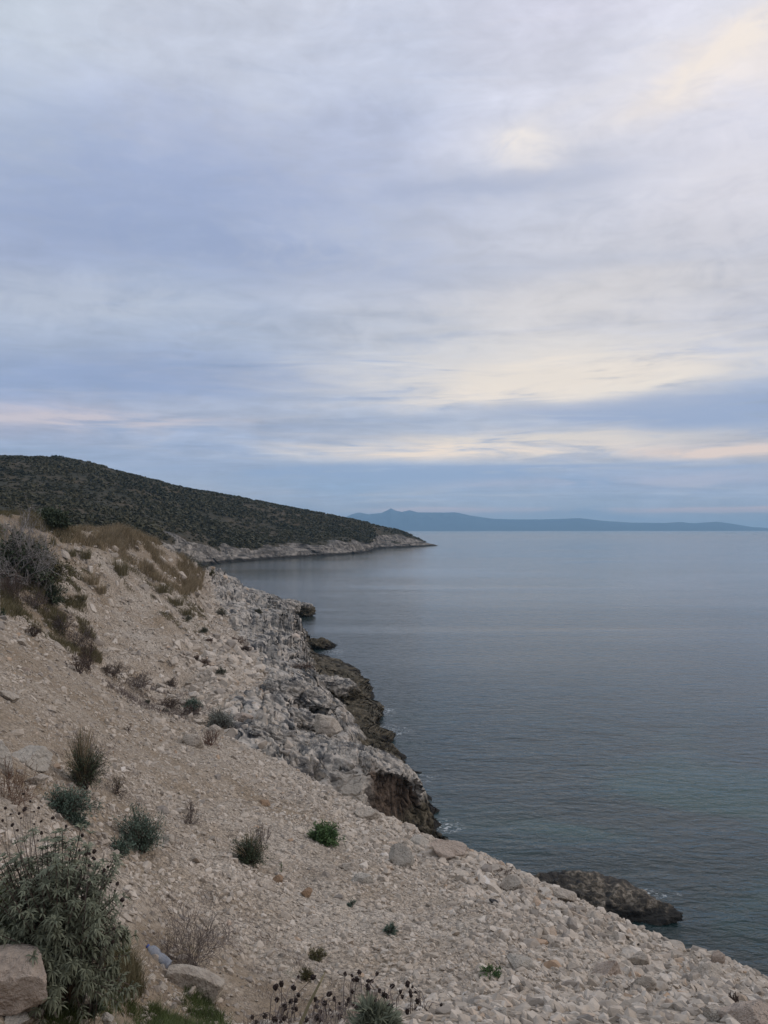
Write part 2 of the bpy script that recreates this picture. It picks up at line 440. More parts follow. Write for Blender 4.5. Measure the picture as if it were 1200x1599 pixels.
# ------------------------------------------------------------------ the slope: a loft through surveyed profiles
# one row per direction px: nine (y, z or 'row') stations from the viewer outwards, z relative to the eye
def S(Y, row=None, z=None):
    return (Y, v_of(row) * Y if z is None else z)
PROF = {
 -900: [S(4, z=-1.2), S(9, z=0.3), S(20, z=3.0), S(23, z=2.8), S(30, z=4.0), S(40, z=5.2), S(52, z=7.0), S(65, z=5), S(110, z=2)],
 -400: [S(4.2, z=-2.0), S(9.5, z=-1.2), S(24, z=-0.2), S(27, z=-0.8), S(33, z=0.6), S(42, z=2.4), S(52, z=4.0), S(66, z=2), S(120, z=-4)],
 0:    [S(4.6, 1599), S(11, 1160), S(28, 947), S(32, z=-4.2), S(39, 935), S(45, 868), S(53, 806), S(66, z=-3), S(130, z=-15)],
 100:  [S(5.0, 1599), S(12, 1205), S(28, 1018), S(32, z=-6.1), S(40, 1002), S(48, 905), S(60, 822), S(74, z=-5), S(140, z=-15)],
 200:  [S(5.6, 1599), S(13, 1255), S(28, 1086), S(32, z=-7.6), S(40, 1066), S(54, 940), S(66, 836), S(80, z=-6), S(145, z=-15)],
 260:  [S(6.1, 1599), S(13.5, 1285), S(28, 1112), S(32, z=-8.3), S(40, 1090), S(57, 955), S(72, 862), S(86, z=-7), S(150, z=-15)],
 300:  [S(6.4, 1599), S(13.5, 1306), S(28, 1128), S(32, z=-8.8), S(39, 1108), S(60, 970), S(80, 884), S(96, z=-8), S(160, z=-15)],
 350:  [S(6.8, 1599), S(13.5, 1328), S(28, 1148), S(31, z=-9.2), S(37, 1130), S(62, 985), S(140, 897), S(172, z=-13.2), S(190, z=-15)],
 400:  [S(7.2, 1599), S(13.5, 1350), S(27.5, 1172), S(30, z=-9.2), S(36, 1152), S(60, 1020), S(132, 924), S(158, z=-13.5), S(172, z=-15.2)],
 450:  [S(7.4, 1599), S(13.5, 1366), S(26.5, 1198), S(29, z=-9.6), S(36, 1168), S(55, 1052), S(106, 948), S(126, z=-13.5), S(136, z=-15.2)],
 500:  [S(7.6, 1599), S(13.5, 1385), S(25, 1224), S(28, z=-10.9), S(38, 1182), S(50, 1092), S(64, z=-12.8), S(85, z=-13.65), S(93, z=-15.2)],
 530:  [S(7.7, 1599), S(13.5, 1395), S(24.5, 1239), S(28, z=-11.6), S(38, z=-11.5), S(46, 1122), S(60, z=-13.1), S(80, z=-13.65), S(87, z=-15.2)],
 560:  [S(7.8, 1599), S(13.5, 1406), S(24, 1254), S(28, z=-12.2), S(36, z=-12.3), S(44, z=-12.7), S(60, z=-13.25), S(74, z=-13.65), S(80, z=-15.2)],
 600:  [S(8.0, 1599), S(13.2, 1420), S(23, 1276), S(28, z=-12.7), S(36, z=-12.9), S(42, z=-13.1), S(47, z=-13.3), S(51.5, z=-13.65), S(56, z=-15.2)],
 650:  [S(8.1, 1599), S(13.0, 1435), S(21.5, 1302), S(26, z=-12.2), S(32, z=-13.0), S(37, z=-13.2), S(41, z=-13.4), S(43.5, z=-13.7), S(48, z=-15.2)],
 700:  [S(8.2, 1599), S(12.8, 1450), S(20, 1322), S(23, z=-10.3), S(26, z=-11.8), S(29, z=-13.0), S(32, z=-13.7), S(34, z=-14.4), S(38, z=-15.2)],
 800:  [S(8.2, 1599), S(12.2, 1480), S(17.5, 1364), S(20, z=-9.8), S(22, z=-11.2), S(24.5, z=-12.6), S(27, z=-13.7), S(29, z=-14.5), S(33, z=-15.2)],
 900:  [S(8.2, 1599), S(11.8, 1500), S(16, 1405), S(18.2, z=-9.4), S(20, z=-10.9), S(22, z=-12.5), S(24, z=-13.7), S(26, z=-14.5), S(30, z=-15.2)],
 1000: [S(8.0, 1599), S(11.2, 1525), S(14.8, 1450), S(16.8, z=-9.2), S(18.3, z=-10.6), S(20.0, z=-12.2), S(22, z=-13.7), S(24, z=-14.5), S(28, z=-15.2)],
 1100: [S(7.9, 1599), S(10.6, 1546), S(13.6, 1491), S(15.3, z=-8.9), S(16.8, z=-10.3), S(18.5, z=-12.1), S(20, z=-13.7), S(22, z=-14.5), S(26, z=-15.2)],
 1200: [S(7.8, 1615), S(10.2, 1572), S(12.6, 1532), S(14.2, z=-8.9), S(15.5, z=-10.2), S(17, z=-11.9), S(19, z=-13.7), S(21, z=-14.5), S(24, z=-15.2)],
 1600: [S(6.5, z=-6.0), S(8, z=-6.8), S(9.5, z=-7.6), S(11, z=-9.2), S(12, z=-10.4), S(13.5, z=-12), S(15, z=-13.7), S(17, z=-14.5), S(20, z=-15.2)],
 2200: [S(4.5, z=-5.2), S(5.5, z=-6.2), S(7, z=-7.8), S(8, z=-9.4), S(9, z=-10.6), S(10, z=-12), S(12, z=-13.7), S(13, z=-14.5), S(16, z=-15.2)],
}
SHELF_TO_ROW = 9
pxk = np.array(sorted(PROF))
KN = np.zeros((len(pxk), 11, 3))                    # (y, z, lateral distance w): x = u * w
for i, k in enumerate(pxk):
    u = (k - 600) / F
    KN[i, 0] = (-9, -1.6 + 0.6 * min(0, -u) * 3, 12)
    KN[i, 1] = (1.4, -1.62 - 0.25 * max(u, 0), 3.2)
    for j, (Y, z) in enumerate(PROF[k]):
        KN[i, j + 2] = (Y, z, Y)
pxs = np.concatenate([np.arange(-900, 0, 15), np.arange(0, 1200, 2.4), np.arange(1200, 2201, 16)]).astype(float)
segs = [8, 40, 120, 120, 30, 60, 120, 130, 50, 12]
rowt = np.concatenate([i + np.arange(n) / n for i, n in enumerate(segs)] + [[10.0]])
K2 = pchip(pxk, KN, pxs)                            # (ncol, 11, 3)
K3 = pchip(np.arange(11), np.swapaxes(K2, 0, 1), rowt)   # (nrow, ncol, 3)
U = (pxs - 600) / F
Pt = np.stack([U[None, :] * K3[..., 2], K3[..., 0], K3[..., 1] + EYE], -1)
nr, nc = Pt.shape[:2]
PX, PY = project(Pt)
rockpoly = [(316, 884), (352, 884), (440, 915), (520, 990), (600, 1050), (700, 1200), (720, 1345), (640, 1305), (560, 1262), (440, 1204), (372, 1168), (345, 1120), (372, 1085), (425, 1070), (398, 1030), (362, 985), (335, 935)]
rk = sstep(poly_dist(PX, PY, rockpoly), -10, 14)
T = rowt[:, None] + 0 * PX
# the seaward foot of the near slope is bare rock as well
rk = np.maximum(rk, sstep(T, 5.2, 6.4) * sstep(PX, 620, 700))
rk = np.maximum(rk, sstep(Pt[..., 2], 2.4, 1.2))
rk = rk * sstep(T, 3.95, 4.5)
# scattered soft clay / soil
soilp = sstep(poly_dist(PX, PY, [(60, 835), (140, 810), (230, 840), (330, 895), (320, 930), (250, 900), (180, 870), (100, 870)]), -14, 8)
soil2 = sstep(poly_dist(PX, PY, [(0, 830), (90, 850), (110, 900), (60, 930), (140, 980), (150, 1040), (100, 1010), (0, 950)]), -10, 10)
soil3 = sstep(poly_dist(PX, PY, [(150, 1430), (230, 1400), (480, 1500), (620, 1560), (560, 1640), (-40, 1640), (-40, 1480)]), -30, 60)
soil4 = sstep(poly_dist(PX, PY, [(-300, 700), (170, 790), (120, 835), (-300, 960)]), -8, 8)
tan = sstep(-T, -4.2, -3.9) * sstep(-PX, -560, -150) * sstep(-PY, -1420, -1200)
soil = np.clip(0.62 * tan + soilp * 0.5 + soil2 * 0.9 + soil3 * 0.85 + soil4, 0, 1) * (1 - rk)
# relief
D = np.zeros_like(Pt)
dist = np.linalg.norm(Pt - np.array([0, 0, EYE]), axis=-1)
near = sstep(T, 1.5, 2.6)
D[..., 2] += (0.16 * fbm(Pt / 2.6, 4) + 0.05 * fbm(Pt / 0.45, 3)) * (0.35 + 0.65 * near) * (1 - rk)
far = sstep(T, 5.0, 5.8) * (1 - sstep(T, 8.0, 8.6)) * (1 - rk) * sstep(-PX, -360, -300)
Q = Pt @ np.array([[0.25, 0.6, 0], [0.6, -0.25, 0], [0, 0, 1.0]])
D[..., 2] += far * (0.55 * ridged(Q * np.array([0.10, 0.55, 0.3]), 4) - 0.2)
D[..., 2] += far * 0.5 * fbm(Pt / 5.0, 4)
# karst: beds dipping to the sea, broken by clefts
B = Pt + 0.5 * np.stack([fbm(Pt / 3, 3), fbm(Pt / 3 + 31, 3), fbm(Pt / 3 + 57, 3)], -1)
sc = np.clip(dist / 40, 0.7, 3.0)[..., None]
BB = np.stack([B[..., 0] * 0.60 - B[..., 1] * 0.80, B[..., 0] * 0.80 + B[..., 1] * 0.60, B[..., 2]], -1)
crag = 1.2 * ridged(BB * np.array([0.09, 0.22, 0.2]), 3) + 0.9 * ridged(BB * np.array([0.22, 0.75, 0.6]), 4) + 0.5 * ridged(BB * np.array([0.8, 1.9, 1.6]), 4) + 0.15 * ridged(B * 5, 3)
lowz = sstep(Pt[..., 2], 0.9, 2.6)                 # flatter shelf at the water
terr = crag * 1.25
st = 0.42
tq = terr / st; fl = np.floor(tq); fr = tq - fl
terr = st * (fl + sstep(fr, 0.25, 0.75))
def clefts(Q, w=0.05):
    a = 0.5 - np.abs(perlin(Q * np.array([0.10, 0.42, 0.25]))); b = 0.5 - np.abs(perlin(Q * np.array([0.34, 0.16, 0.3]) + 33)); c = 0.5 - np.abs(perlin(Q * np.array([0.30, 1.1, 0.7]) + 71))
    return np.maximum(np.maximum(sstep(a, 0.5 - w, 0.5), 0.8 * sstep(b, 0.5 - w, 0.5)), 0.6 * sstep(c, 0.5 - 1.6 * w, 0.5))
hgt = Pt[..., 2] + (crag * 0.85 - 1.0)
D[..., 2] -= rk * 0.75 * clefts(BB) * (0.35 + 0.65 * lowz)
bed = hgt + 0.22 * BB[..., 1] + 0.05 * BB[..., 0] + 0.30 * fbm(BB * np.array([0.12, 0.3, 0.3]) + 60, 3)
st = 0.85 * np.clip(dist / 45, 0.75, 1.6); q_ = bed / st; fl = np.floor(q_); fr = q_ - fl
snap = st * (fl + sstep(fr, 0.62, 0.98)) - bed
D[..., 2] += rk * (hgt - Pt[..., 2] + 0.80 * snap + 0.3) * (0.24 + 0.76 * lowz)
D[..., 0] += rk * 0.36 * fbm(B * np.array([0.7, 0.5, 1.6]) + 9, 4) * (0.2 + 0.8 * lowz)
D[..., 1] += rk * 0.36 * fbm(B * np.array([0.7, 0.5, 1.6]) + 77, 4) * (0.2 + 0.8 * lowz)
# bank in front of the spurge bushes, and rough ground underfoot
bank = sstep(-PX, -190, -60) * np.exp(-((Pt[..., 1] - 7.0) / 1.2) ** 2)
D[..., 2] += 0.30 * bank
tid = rk * (1 - lowz)
D[..., 2] += tid * (0.22 * ridged(B * np.array([0.5, 0.9, 1]), 4) - 0.14)
D[..., 0] += tid * 0.9 * fbm(Pt * 0.45, 4)
Pt = Pt + D
grd = mk('ground', Pt.reshape(-1, 3), grid_faces(nr, nc), M_ground, attrs={'rock': rk, 'soil': soil}, smooth=True)
tag(grd, kind='structure')
bvh = BVHTree.FromPolygons(Pt.reshape(-1, 3).tolist(), grid_faces(nr, nc).tolist())
ORI = Vector((0, 0, EYE))
def hit(px, py):
    loc, n, i, d = bvh.ray_cast(ORI, pixel_ray(px, py))
    r = pixel_ray(px, py)
    if loc is None or loc.z < -0.1:                 # over open water
        if r.z > -0.001: return None
        k = -EYE / r.z; return ORI + r * k, Vector((0, 0, 1)), k
    if n.z < 0: n = -n
    return loc, n, d
def ground_z(x, y, top=40):
    loc, n, i, d = bvh.ray_cast(Vector((x, y, top)), Vector((0, 0, -1)))
    return (loc.z, n) if loc else (0, Vector((0, 0, 1)))
def metres(px, d): return px * d / F

# ------------------------------------------------------------------ sea
def build_sea():
    m, N, b = new_mat('sea_water')
    p = pos(N)
    sep = N.new('ShaderNodeSeparateXYZ'); N.link(p, sep.inputs[0])
    y = sep.outputs[1]
    a = N.mapping(p, rot=(0, 0, 0.16), scale=(0.42, 1.0, 1.0))
    big = N.noise(a, 0.11, 3, 0.5, 0.3)
    mid = N.noise(a, 0.55, 4, 0.55, 0.4)
    sml = N.noise(N.mapping(p, rot=(0, 0, -0.25), scale=(0.5, 1.0, 1.0)), 2.1, 4, 0.6, 0.4)
    calm = N.rng(N.noise(N.mapping(p, scale=(0.35, 1, 1)), 0.022, 4, 0.55, 0.6), 0.36, 0.62, 0.45, 1.15)
    h = N.math('ADD', N.math('MULTIPLY', big, 0.40), N.math('ADD', N.math('MULTIPLY', mid, 0.36), N.math('MULTIPLY', sml, 0.24)))
    h = N.math('MULTIPLY', h, calm)
    bn = N.new('ShaderNodeBump'); N.link(h, bn.inputs['Height']); bn.inputs['Distance'].default_value = 1.0
    N.link(N.rng(N.math('LOGARITHM', N.math('MAXIMUM', y, 5.0), 10.0), 1.35, 2.5, 0.62, 0.20), bn.inputs['Strength']); nrm = bn.outputs[0]
    # seabed showing through: pale sand green in the shallows, dark weed elsewhere, paler far off as painted sky reflection
    bed = N.noise(p, 0.075, 4, 0.55, 0.8)
    shal = N.math('MULTIPLY', N.rng(y, 70, 24, 0.0, 1.0), N.rng(bed, 0.47, 0.66, 0.0, 1.0))
    deep_sheen = N.mix(N.rng(y, 40, 260), (0.010, 0.024, 0.025), (0.065, 0.078, 0.074))
    c = N.mix(shal, deep_sheen, (0.012, 0.060, 0.055))
    # foam lines where the swell meets rock
    def foam(x0, y0, rx, ry):
        q = N.math('ADD', N.math('POWER', N.math('ABSOLUTE', N.math('DIVIDE', N.math('SUBTRACT', sep.outputs[0], x0), rx)), 2.0),
                   N.math('POWER', N.math('ABSOLUTE', N.math('DIVIDE', N.math('SUBTRACT', y, y0), ry)), 2.0))
        return N.rng(q, 1.0, 0.1, 0.0, 1.0)
    web = N.noise(N.mapping(p, scale=(1, 1.6, 1)), 2.6, 6, 0.7, 1.4)
    f = None
    for s in FOAM:
        g = foam(*s); f = g if f is None else N.math('MAXIMUM', f, g)
    f = N.math('MULTIPLY', f, N.rng(web, 0.53, 0.63, 0.0, 0.8))
    c = N.mix(f, c, (0.62, 0.66, 0.68))
    N.link(c, b.inputs['Base Color'])
    N.put(b.inputs['Roughness'], N.math('MAXIMUM', N.rng(y, 30, 1500, 0.07, 0.16, False), N.math('MULTIPLY', f, 0.8)))
    b.inputs['IOR'].default_value = 1.333
    N.link(nrm, b.inputs['Normal'])
    V = np.array([(-14000, -60, 0), (14000, -60, 0), (14000, 14500, 0), (-14000, 14500, 0)], float)
    tag(mk('sea', V, np.array([[0, 1, 2, 3]]), m), kind='structure')
FOAM = []
for fx, fy, rx, ry in ((1012, 1396, 1.5, 0.5), (590, 1112, 2.0, 2.5), (605, 1140, 2.2, 2.0), (520, 1018, 1.6, 2.0), (655, 1215, 1.0, 1.0), (690, 1290, 1.3, 1.2), (560, 1062, 1.0, 3.0)):
    r = pixel_ray(fx, fy); k = -EYE / r.z
    FOAM.append((r.x * k, r.y * k, rx, ry))
build_sea()

# ------------------------------------------------------------------ headland across the bay
def mat_headland():
    m, N, b = new_mat('headland_ground')
    p = pos(N); rock = attr(N, 'rock')
    n1 = N.noise(p, 0.035, 5, 0.6); n2 = N.noise(p, 0.45, 6, 0.65, 0.4)
    g = N.mix(N.rng(n1, 0.40, 0.62), (0.040, 0.037, 0.022), (0.080, 0.062, 0.038))
    g = N.mix(1.0, g, grey(N, N.rng(n2, 0.3, 0.7, 0.6, 1.3, False)), 'MULTIPLY')
    st = N.noise(N.mapping(p, rot=(0.12, 0.10, 0), scale=(0.05, 0.05, 0.9)), 1.0, 6, 0.6, 0.5)
    r = N.ramp(N.math('ADD', N.math('MULTIPLY', n2, 0.5), N.math('MULTIPLY', N.noise(p, 0.11, 5, 0.65, 0.5), 0.5)), [(0.38, (0.045, 0.042, 0.04)), (0.47, (0.13, 0.118, 0.105)), (0.54, (0.26, 0.235, 0.205)), (0.64, (0.42, 0.375, 0.325))])
    r = N.mix(N.rng(st, 0.50, 0.36, 0.0, 0.85), r, (0.050, 0.046, 0.042))
    sep = N.new('ShaderNodeSeparateXYZ'); N.link(p, sep.inputs[0])
    r = N.mix(N.rng(N.math('ADD', sep.outputs[2], N.math('MULTIPLY', n2, 1.5)), 1.6, 2.4, 0.95, 0.0), r, (0.02, 0.018, 0.016))
    k = N.rng(N.math('ADD', rock, N.math('MULTIPLY', N.math('SUBTRACT', N.noise(p, 0.12, 5, 0.65), 0.5), 1.3)), 0.42, 0.58)
    c = N.mix(k, g, r)
    N.link(c, b.inputs['Base Color']); b.inputs['Roughness'].default_value = 0.95; b.inputs['Specular IOR Level'].default_value = 0.2
    N.link(bump(N, N.math('ADD', n2, N.math('MULTIPLY', st, 0.8)), 0.9, 0.9), b.inputs['Normal'])
    return m
HL = {   # waterline/base, top of the bare rock, middle, ridge, far side  (y, image row or z)
 -900: [S(90, z=-2), S(110, z=2), S(250, 740), S(420, 690), S(560, z=30)],
 -400: [S(110, z=-4), S(130, z=-1), S(270, 760), S(430, 697), S(560, z=30)],
 0:    [S(120, z=-9), S(150, 840), S(290, 772), S(450, 709), S(600, z=20)],
 100:  [S(135, z=-11), S(160, 850), S(310, 780), S(480, 713), S(640, z=15)],
 200:  [S(170, z=-13), S(200, 858), S(340, 795), S(510, 735), S(680, z=8)],
 260:  [S(240, z=-14.8), S(262, 853), S(370, 806), S(530, 749), S(700, z=3)],
 300:  [S(285, z=-14.8), S(305, 852), S(390, 812), S(545, 758), S(710, z=0)],
 400:  [S(348, z=-14.8), S(372, 852), S(440, 825), S(570, 777), S(740, z=-5)],
 500:  [S(402, z=-14.8), S(425, 850), S(490, 830), S(600, 796), S(760, z=-10)],
 545:  [S(435, z=-14.8), S(455, 846), S(520, 830), S(612, 804), S(770, z=-12)],
 575:  [S(480, z=-14.8), S(500, 847), S(545, 834), S(622, 811), S(770, z=-13)],
 590:  [S(560, z=-14.8), S(576, 846), S(592, 832), S(632, 815), S(770, z=-13.5)],
 620:  [S(590, z=-14.8), S(604, 847), S(625, 834), S(655, 825), S(770, z=-14.2)],
 650:  [S(625, z=-14.8), S(636, 849), S(650, 842), S(668, 838), S(770, z=-14.8)],
 675:  [S(655, z=-14.8), S(662, 850.5), S(669, 849.5), S(680, 849), S(760, z=-15)],
 692:  [S(675, z=-15.2), S(680, z=-15.0), S(684, z=-14.9), S(690, z=-14.9), S(750, z=-15.4)],
}
hk = np.array(sorted(HL)); HKN = np.array([[(Y, z - (3.0 if k < 600 else 1.2) * (j == 3)) for j, (Y, z) in enumerate(HL[k])] for k in hk])
hpx = np.concatenate([np.arange(-900, 0, 12), np.arange(0, 240, 3), np.arange(240, 692.1, 1.2)]).astype(float)
hrt = np.concatenate([i + np.arange(n) / n for i, n in enumerate([34, 50, 60, 20])] + [[4.0]])
H2 = pchip(hk, HKN, hpx); H3 = pchip(np.arange(5), np.swapaxes(H2, 0, 1), hrt)
Hp = np.stack([((hpx - 600) / F)[None, :] * H3[..., 0], H3[..., 0], H3[..., 1] + EYE], -1)
ht = hrt[:, None] + 0 * Hp[..., 0]
hrk = 1 - sstep(ht + 0.55 * fbm(Hp / 35.0, 4), 0.75, 1.25)
bump1 = np.exp(-((ht - 1.5) / 0.5) ** 2) * sstep(hpx, 555, 600)[None, :]
hrk = np.clip(hrk + bump1 * 0.75, 0, 1) * sstep(Hp[..., 1], 215, 262)
BH = Hp + 3.0 * np.stack([fbm(Hp / 22, 3), fbm(Hp / 22 + 31, 3), fbm(Hp / 22 + 57, 3)], -1)
cr = 2.4 * ridged(BH * np.array([0.035, 0.05, 0.25]), 4) + 1.3 * ridged(BH * np.array([0.12, 0.2, 0.6]), 4)
tq = cr / 1.3; fl = np.floor(tq); cr2 = 1.3 * (fl + sstep(tq - fl, 0.3, 0.7))
edgef = sstep(ht, 0.02, 0.35) * sstep(692 - hpx, 2, 60)[None, :]
Hp[..., 2] += hrk * (0.65 * cr2 + 0.35 * cr - 1.6) * 0.8 * edgef
Hp[..., 0] += hrk * 3.0 * fbm(BH * 0.09 + 5, 4); Hp[..., 1] += hrk * 4.5 * fbm(BH * 0.07 + 50, 4)
Hp[..., 2] += (1 - hrk) * (0.9 * fbm(Hp / 60, 4) + 0.5 * fbm(Hp / 9, 3)) * sstep(ht, 1.0, 1.6) * sstep(3.3 - ht, 0, 0.4)
hn, hc = Hp.shape[:2]
tag(mk('hills', Hp.reshape(-1, 3), grid_faces(hn, hc), mat_headland(), attrs={'rock': hrk}, smooth=True), kind='structure')

# ------------------------------------------------------------------ far coast with mountains
def build_mountains():
    m, N, b = new_mat('haze_tinted_mountain')
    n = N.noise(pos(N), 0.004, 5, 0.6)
    N.link(N.mix(n, (0.022, 0.050, 0.105), (0.055, 0.100, 0.170)), b.inputs['Base Color']); b.inputs['Roughness'].default_value = 1.0  # blue of the distant air painted into the base colour
    sil = [(200, 822), (350, 822), (480, 818), (530, 812), (550, 803), (560, 800.5), (575, 803), (596, 801), (604, 797.5), (611, 793.5), (618, 797), (628, 799.5), (640, 796.5), (652, 800), (690, 800.5), (712, 800), (735, 805), (770, 810), (800, 811), (850, 811), (880, 810), (905, 809), (940, 813), (985, 816), (1040, 816.5), (1060, 815), (1085, 817), (1120, 814.5), (1145, 818), (1175, 823), (1200, 824.5), (1300, 822), (1450, 826)]
    xs = np.arange(200, 1450, 1.5); hy = np.interp(xs, *zip(*sil))
    Y0 = 9000.0
    rows = np.linspace(0, 1, 26)
    V = np.zeros((26, len(xs), 3))
    for i, r in enumerate(rows):
        top = np.array([v_of(q) for q in hy]) * (Y0 + 1600)
        prof = np.sin(min(r, 0.7) / 0.7 * math.pi / 2) ** 1.2 if r <= 0.7 else math.cos((r - 0.7) / 0.3 * math.pi / 2)
        Y = Y0 + r * 1600 / 0.7
        V[i, :, 1] = Y
        V[i, :, 0] = (xs - 600) / F * Y
        V[i, :, 2] = -3 + (top + 14 + 3) * prof
    V[..., 2] += (V[..., 2] + 3) * (0.35 * ridged(V * np.array([0.0035, 0.0012, 0]), 4) - 0.25) * (1 - np.exp(-((rows - 0.7) / 0.12) ** 2))[:, None] * (rows < 0.95)[:, None]
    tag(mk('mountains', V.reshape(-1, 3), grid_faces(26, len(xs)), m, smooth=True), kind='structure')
build_mountains()

# ------------------------------------------------------------------ rocks
def icosphere(level):
    t = (1 + 5 ** 0.5) / 2
    V = [(-1, t, 0), (1, t, 0), (-1, -t, 0), (1, -t, 0), (0, -1, t), (0, 1, t), (0, -1, -t), (0, 1, -t), (t, 0, -1), (t, 0, 1), (-t, 0, -1), (-t, 0, 1)]
    Fc = [(0, 11, 5), (0, 5, 1), (0, 1, 7), (0, 7, 10), (0, 10, 11), (1, 5, 9), (5, 11, 4), (11, 10, 2), (10, 7, 6), (7, 1, 8), (3, 9, 4), (3, 4, 2), (3, 2, 6), (3, 6, 8), (3, 8, 9), (4, 9, 5), (2, 4, 11), (6, 2, 10), (8, 6, 7), (9, 8, 1)]
    V = [np.array(v, float) / np.linalg.norm(v) for v in V]
    for _ in range(level):
        cache = {}; nf = []
        def midp(a, b):
            k = (min(a, b), max(a, b))
            if k not in cache:
                m = V[a] + V[b]; V.append(m / np.linalg.norm(m)); cache[k] = len(V) - 1
            return cache[k]
        for a, b, c in Fc:
            ab, bc, ca = midp(a, b), midp(b, c), midp(c, a)
            nf += [(a, ab, ca), (b, bc, ab), (c, ca, bc), (ab, bc, ca)]
        Fc = nf
    return np.array(V), np.array(Fc)
ICO = {l: icosphere(l) for l in (0, 1, 2, 3, 4, 5)}
def cut_stone(level, rs, planes=9, lo=0.42, hi=0.80, sharp=1.0):
    planes += 3
    """a ball cut by random planes: an angular lump with worn facets"""
    D, Fc = ICO[level]
    n = rs.normal(size=(planes, 3)); n /= np.linalg.norm(n, axis=1)[:, None]
    d = rs.uniform(lo, hi, planes)
    dots = D @ n.T
    with np.errstate(divide='ignore'):
        r = np.where(dots > 0.05, d[None] / np.maximum(dots, 0.05), 9.0)
    r = np.minimum(r.min(1), 1.05)
    return D * r[:, None], Fc
def hull_stone(rs, n=11, box=0.6):
    """sharp angular chip: hull of random points between a ball and a box"""
    import bmesh
    p = rs.normal(size=(n, 3)); b = p / np.abs(p).max(1)[:, None]; s = p / np.linalg.norm(p, axis=1)[:, None]
    p = (b * box + s * (1 - box)) * rs.uniform(0.78, 1.0, (n, 1))
    bm = bmesh.new()
    for q in p: bm.verts.new(q)
    r = bmesh.ops.convex_hull(bm, input=bm.verts)
    bmesh.ops.delete(bm, geom=[v for v in bm.verts if not v.link_faces], context='VERTS')
    bmesh.ops.triangulate(bm, faces=bm.faces); bm.verts.index_update()
    V = np.array([v.co[:] for v in bm.verts]); Fc = np.array([[v.index for v in f.verts] for f in bm.faces]); bm.free()
    return V, Fc
def rot_from(n, ang, rs=None):
    """rotation matrix whose z follows n, spun by ang"""
    z = Vector(n).normalized(); q = z.to_track_quat('Z', 'Y')
    return np.array((q.to_matrix() @ Matrix.Rotation(ang, 3, 'Z')))

def boulder(name, px, py, wpx, hpx, label, mat, seed, depth=0.8, sink=0.3, spin=0.0, tilt=0.0, rough=0.06, level=4, planes=10, cat='boulder', upright=False, group=None, parts=None):
    """a rock whose middle shows at photo pixel (px, py), wpx by hpx pixels large"""
    h = hit(px, py + hpx * 0.35)
    if h is None: return None
    loc, n, d = h
    rs = np.random.RandomState(seed)
    V, Fc = cut_stone(level, rs, planes)
    V = V + rough * ICO[level][0] * fbm(ICO[level][0] * 2.2 + seed, 4)[:, None] + rough * 0.4 * ICO[level][0] * fbm(ICO[level][0] * 8 + seed, 2)[:, None]
    ext = V.max(0) - V.min(0); V = (V - (V.max(0) + V.min(0)) / 2) / ext
    w, hh = metres(wpx, d), metres(hpx, d)
    V = V * np.array([w, w * depth, hh])
    c, s_ = math.cos(tilt), math.sin(tilt)
    V = V @ np.array([[c, 0, s_], [0, 1, 0], [-s_, 0, c]]).T        # lean in the picture's plane
    c, s_ = math.cos(spin), math.sin(spin)
    V = V @ np.array([[c, -s_, 0], [s_, c, 0], [0, 0, 1]]).T
    o = mk(name, V, Fc, mat, smooth=False)
    o.location = (loc.x, loc.y, loc.z + hh * (0.5 - sink))
    tag(o, label, cat, group)
    return o

rb = boulder
rb('boulder', 14, 1540, 96, 80, 'large pinkish boulder in the bottom left corner beside the silvery shrub', M_pink, 3, 0.8, 0.15, 0.3, 0.1, 0.05, level=5, planes=5)
rb('boulder', 305, 1534, 82, 36, 'pale wedge shaped boulder lying beside the plastic bottle', M_pale, 14, 0.5, 0.2, 0.15, 0.45, 0.02, planes=1)
rb('boulder', 45, 1186, 56, 32, 'grey lichened slab resting above the blue green spurge bushes', M_greyrock, 21, 0.8, 0.2, 0.2, 0.12)
rb('boulder', 4, 1182, 44, 54, 'grey boulder cut by the left edge of the picture above the silvery shrub', M_greyrock, 22, 0.8, 0.3, 0, 0.2)
rb('boulder', 52, 1216, 40, 16, 'thin flat pale slab just below the grey lichened slab', M_pale, 23, 0.9, 0.3, 0, -0.1)
rb('boulder', 302, 1155, 34, 28, 'blocky pale boulder at the brink beside a reddish brown bush', M_pale, 24, 0.9, 0.3, 0, 0.3)
rb('boulder', 337, 1140, 26, 18, 'pale boulder behind the reddish brown bush at the brink', M_pale, 25, 0.9, 0.3, 0, 0.1)
rb('boulder', 629, 1336, 34, 46, 'light grey upright boulder below the dark cave face', M_greyrock, 26, 0.7, 0.3, 0, -0.5)
rb('boulder', 546, 1352, 28, 18, 'whitish boulder in the middle of the scree right of the bright green bush', M_pale, 27, 0.8, 0.35)
rb('boulder', 567, 1372, 30, 22, 'grey tilted boulder just below the whitish one in mid scree', M_greyrock, 28, 0.7, 0.3, 0, 0.5)
rb('boulder', 698, 1326, 58, 32, 'broad brownish boulder on the brink against the water', M_pink, 29, 0.8, 0.3, 0, 0.2)
rb('boulder', 655, 1314, 34, 18, 'low grey boulder between the cave rock and the broad brownish boulder', M_greyrock, 30, 0.8, 0.3, 0, 0.2)
rb('boulder', 802, 1383, 34, 28, 'square pale block standing on the brink left of the dark sea rock', M_pale, 31, 0.9, 0.2, 0, 0.1, planes=7)
rb('boulder', 880, 1399, 34, 18, 'low pale block on the brink in front of the dark sea rock', M_pale, 32, 0.9, 0.2, 0, 0.25)
rb('boulder', 815, 1506, 42, 30, 'elongated grey boulder in the rubble right of a small blue green plant', M_greyrock, 33, 0.6, 0.3, 0, 0.7)
rb('boulder', 950, 1513, 40, 32, 'flat faced tan boulder low on the right hand rubble', M_pink, 34, 0.8, 0.35, 0, 0.2)
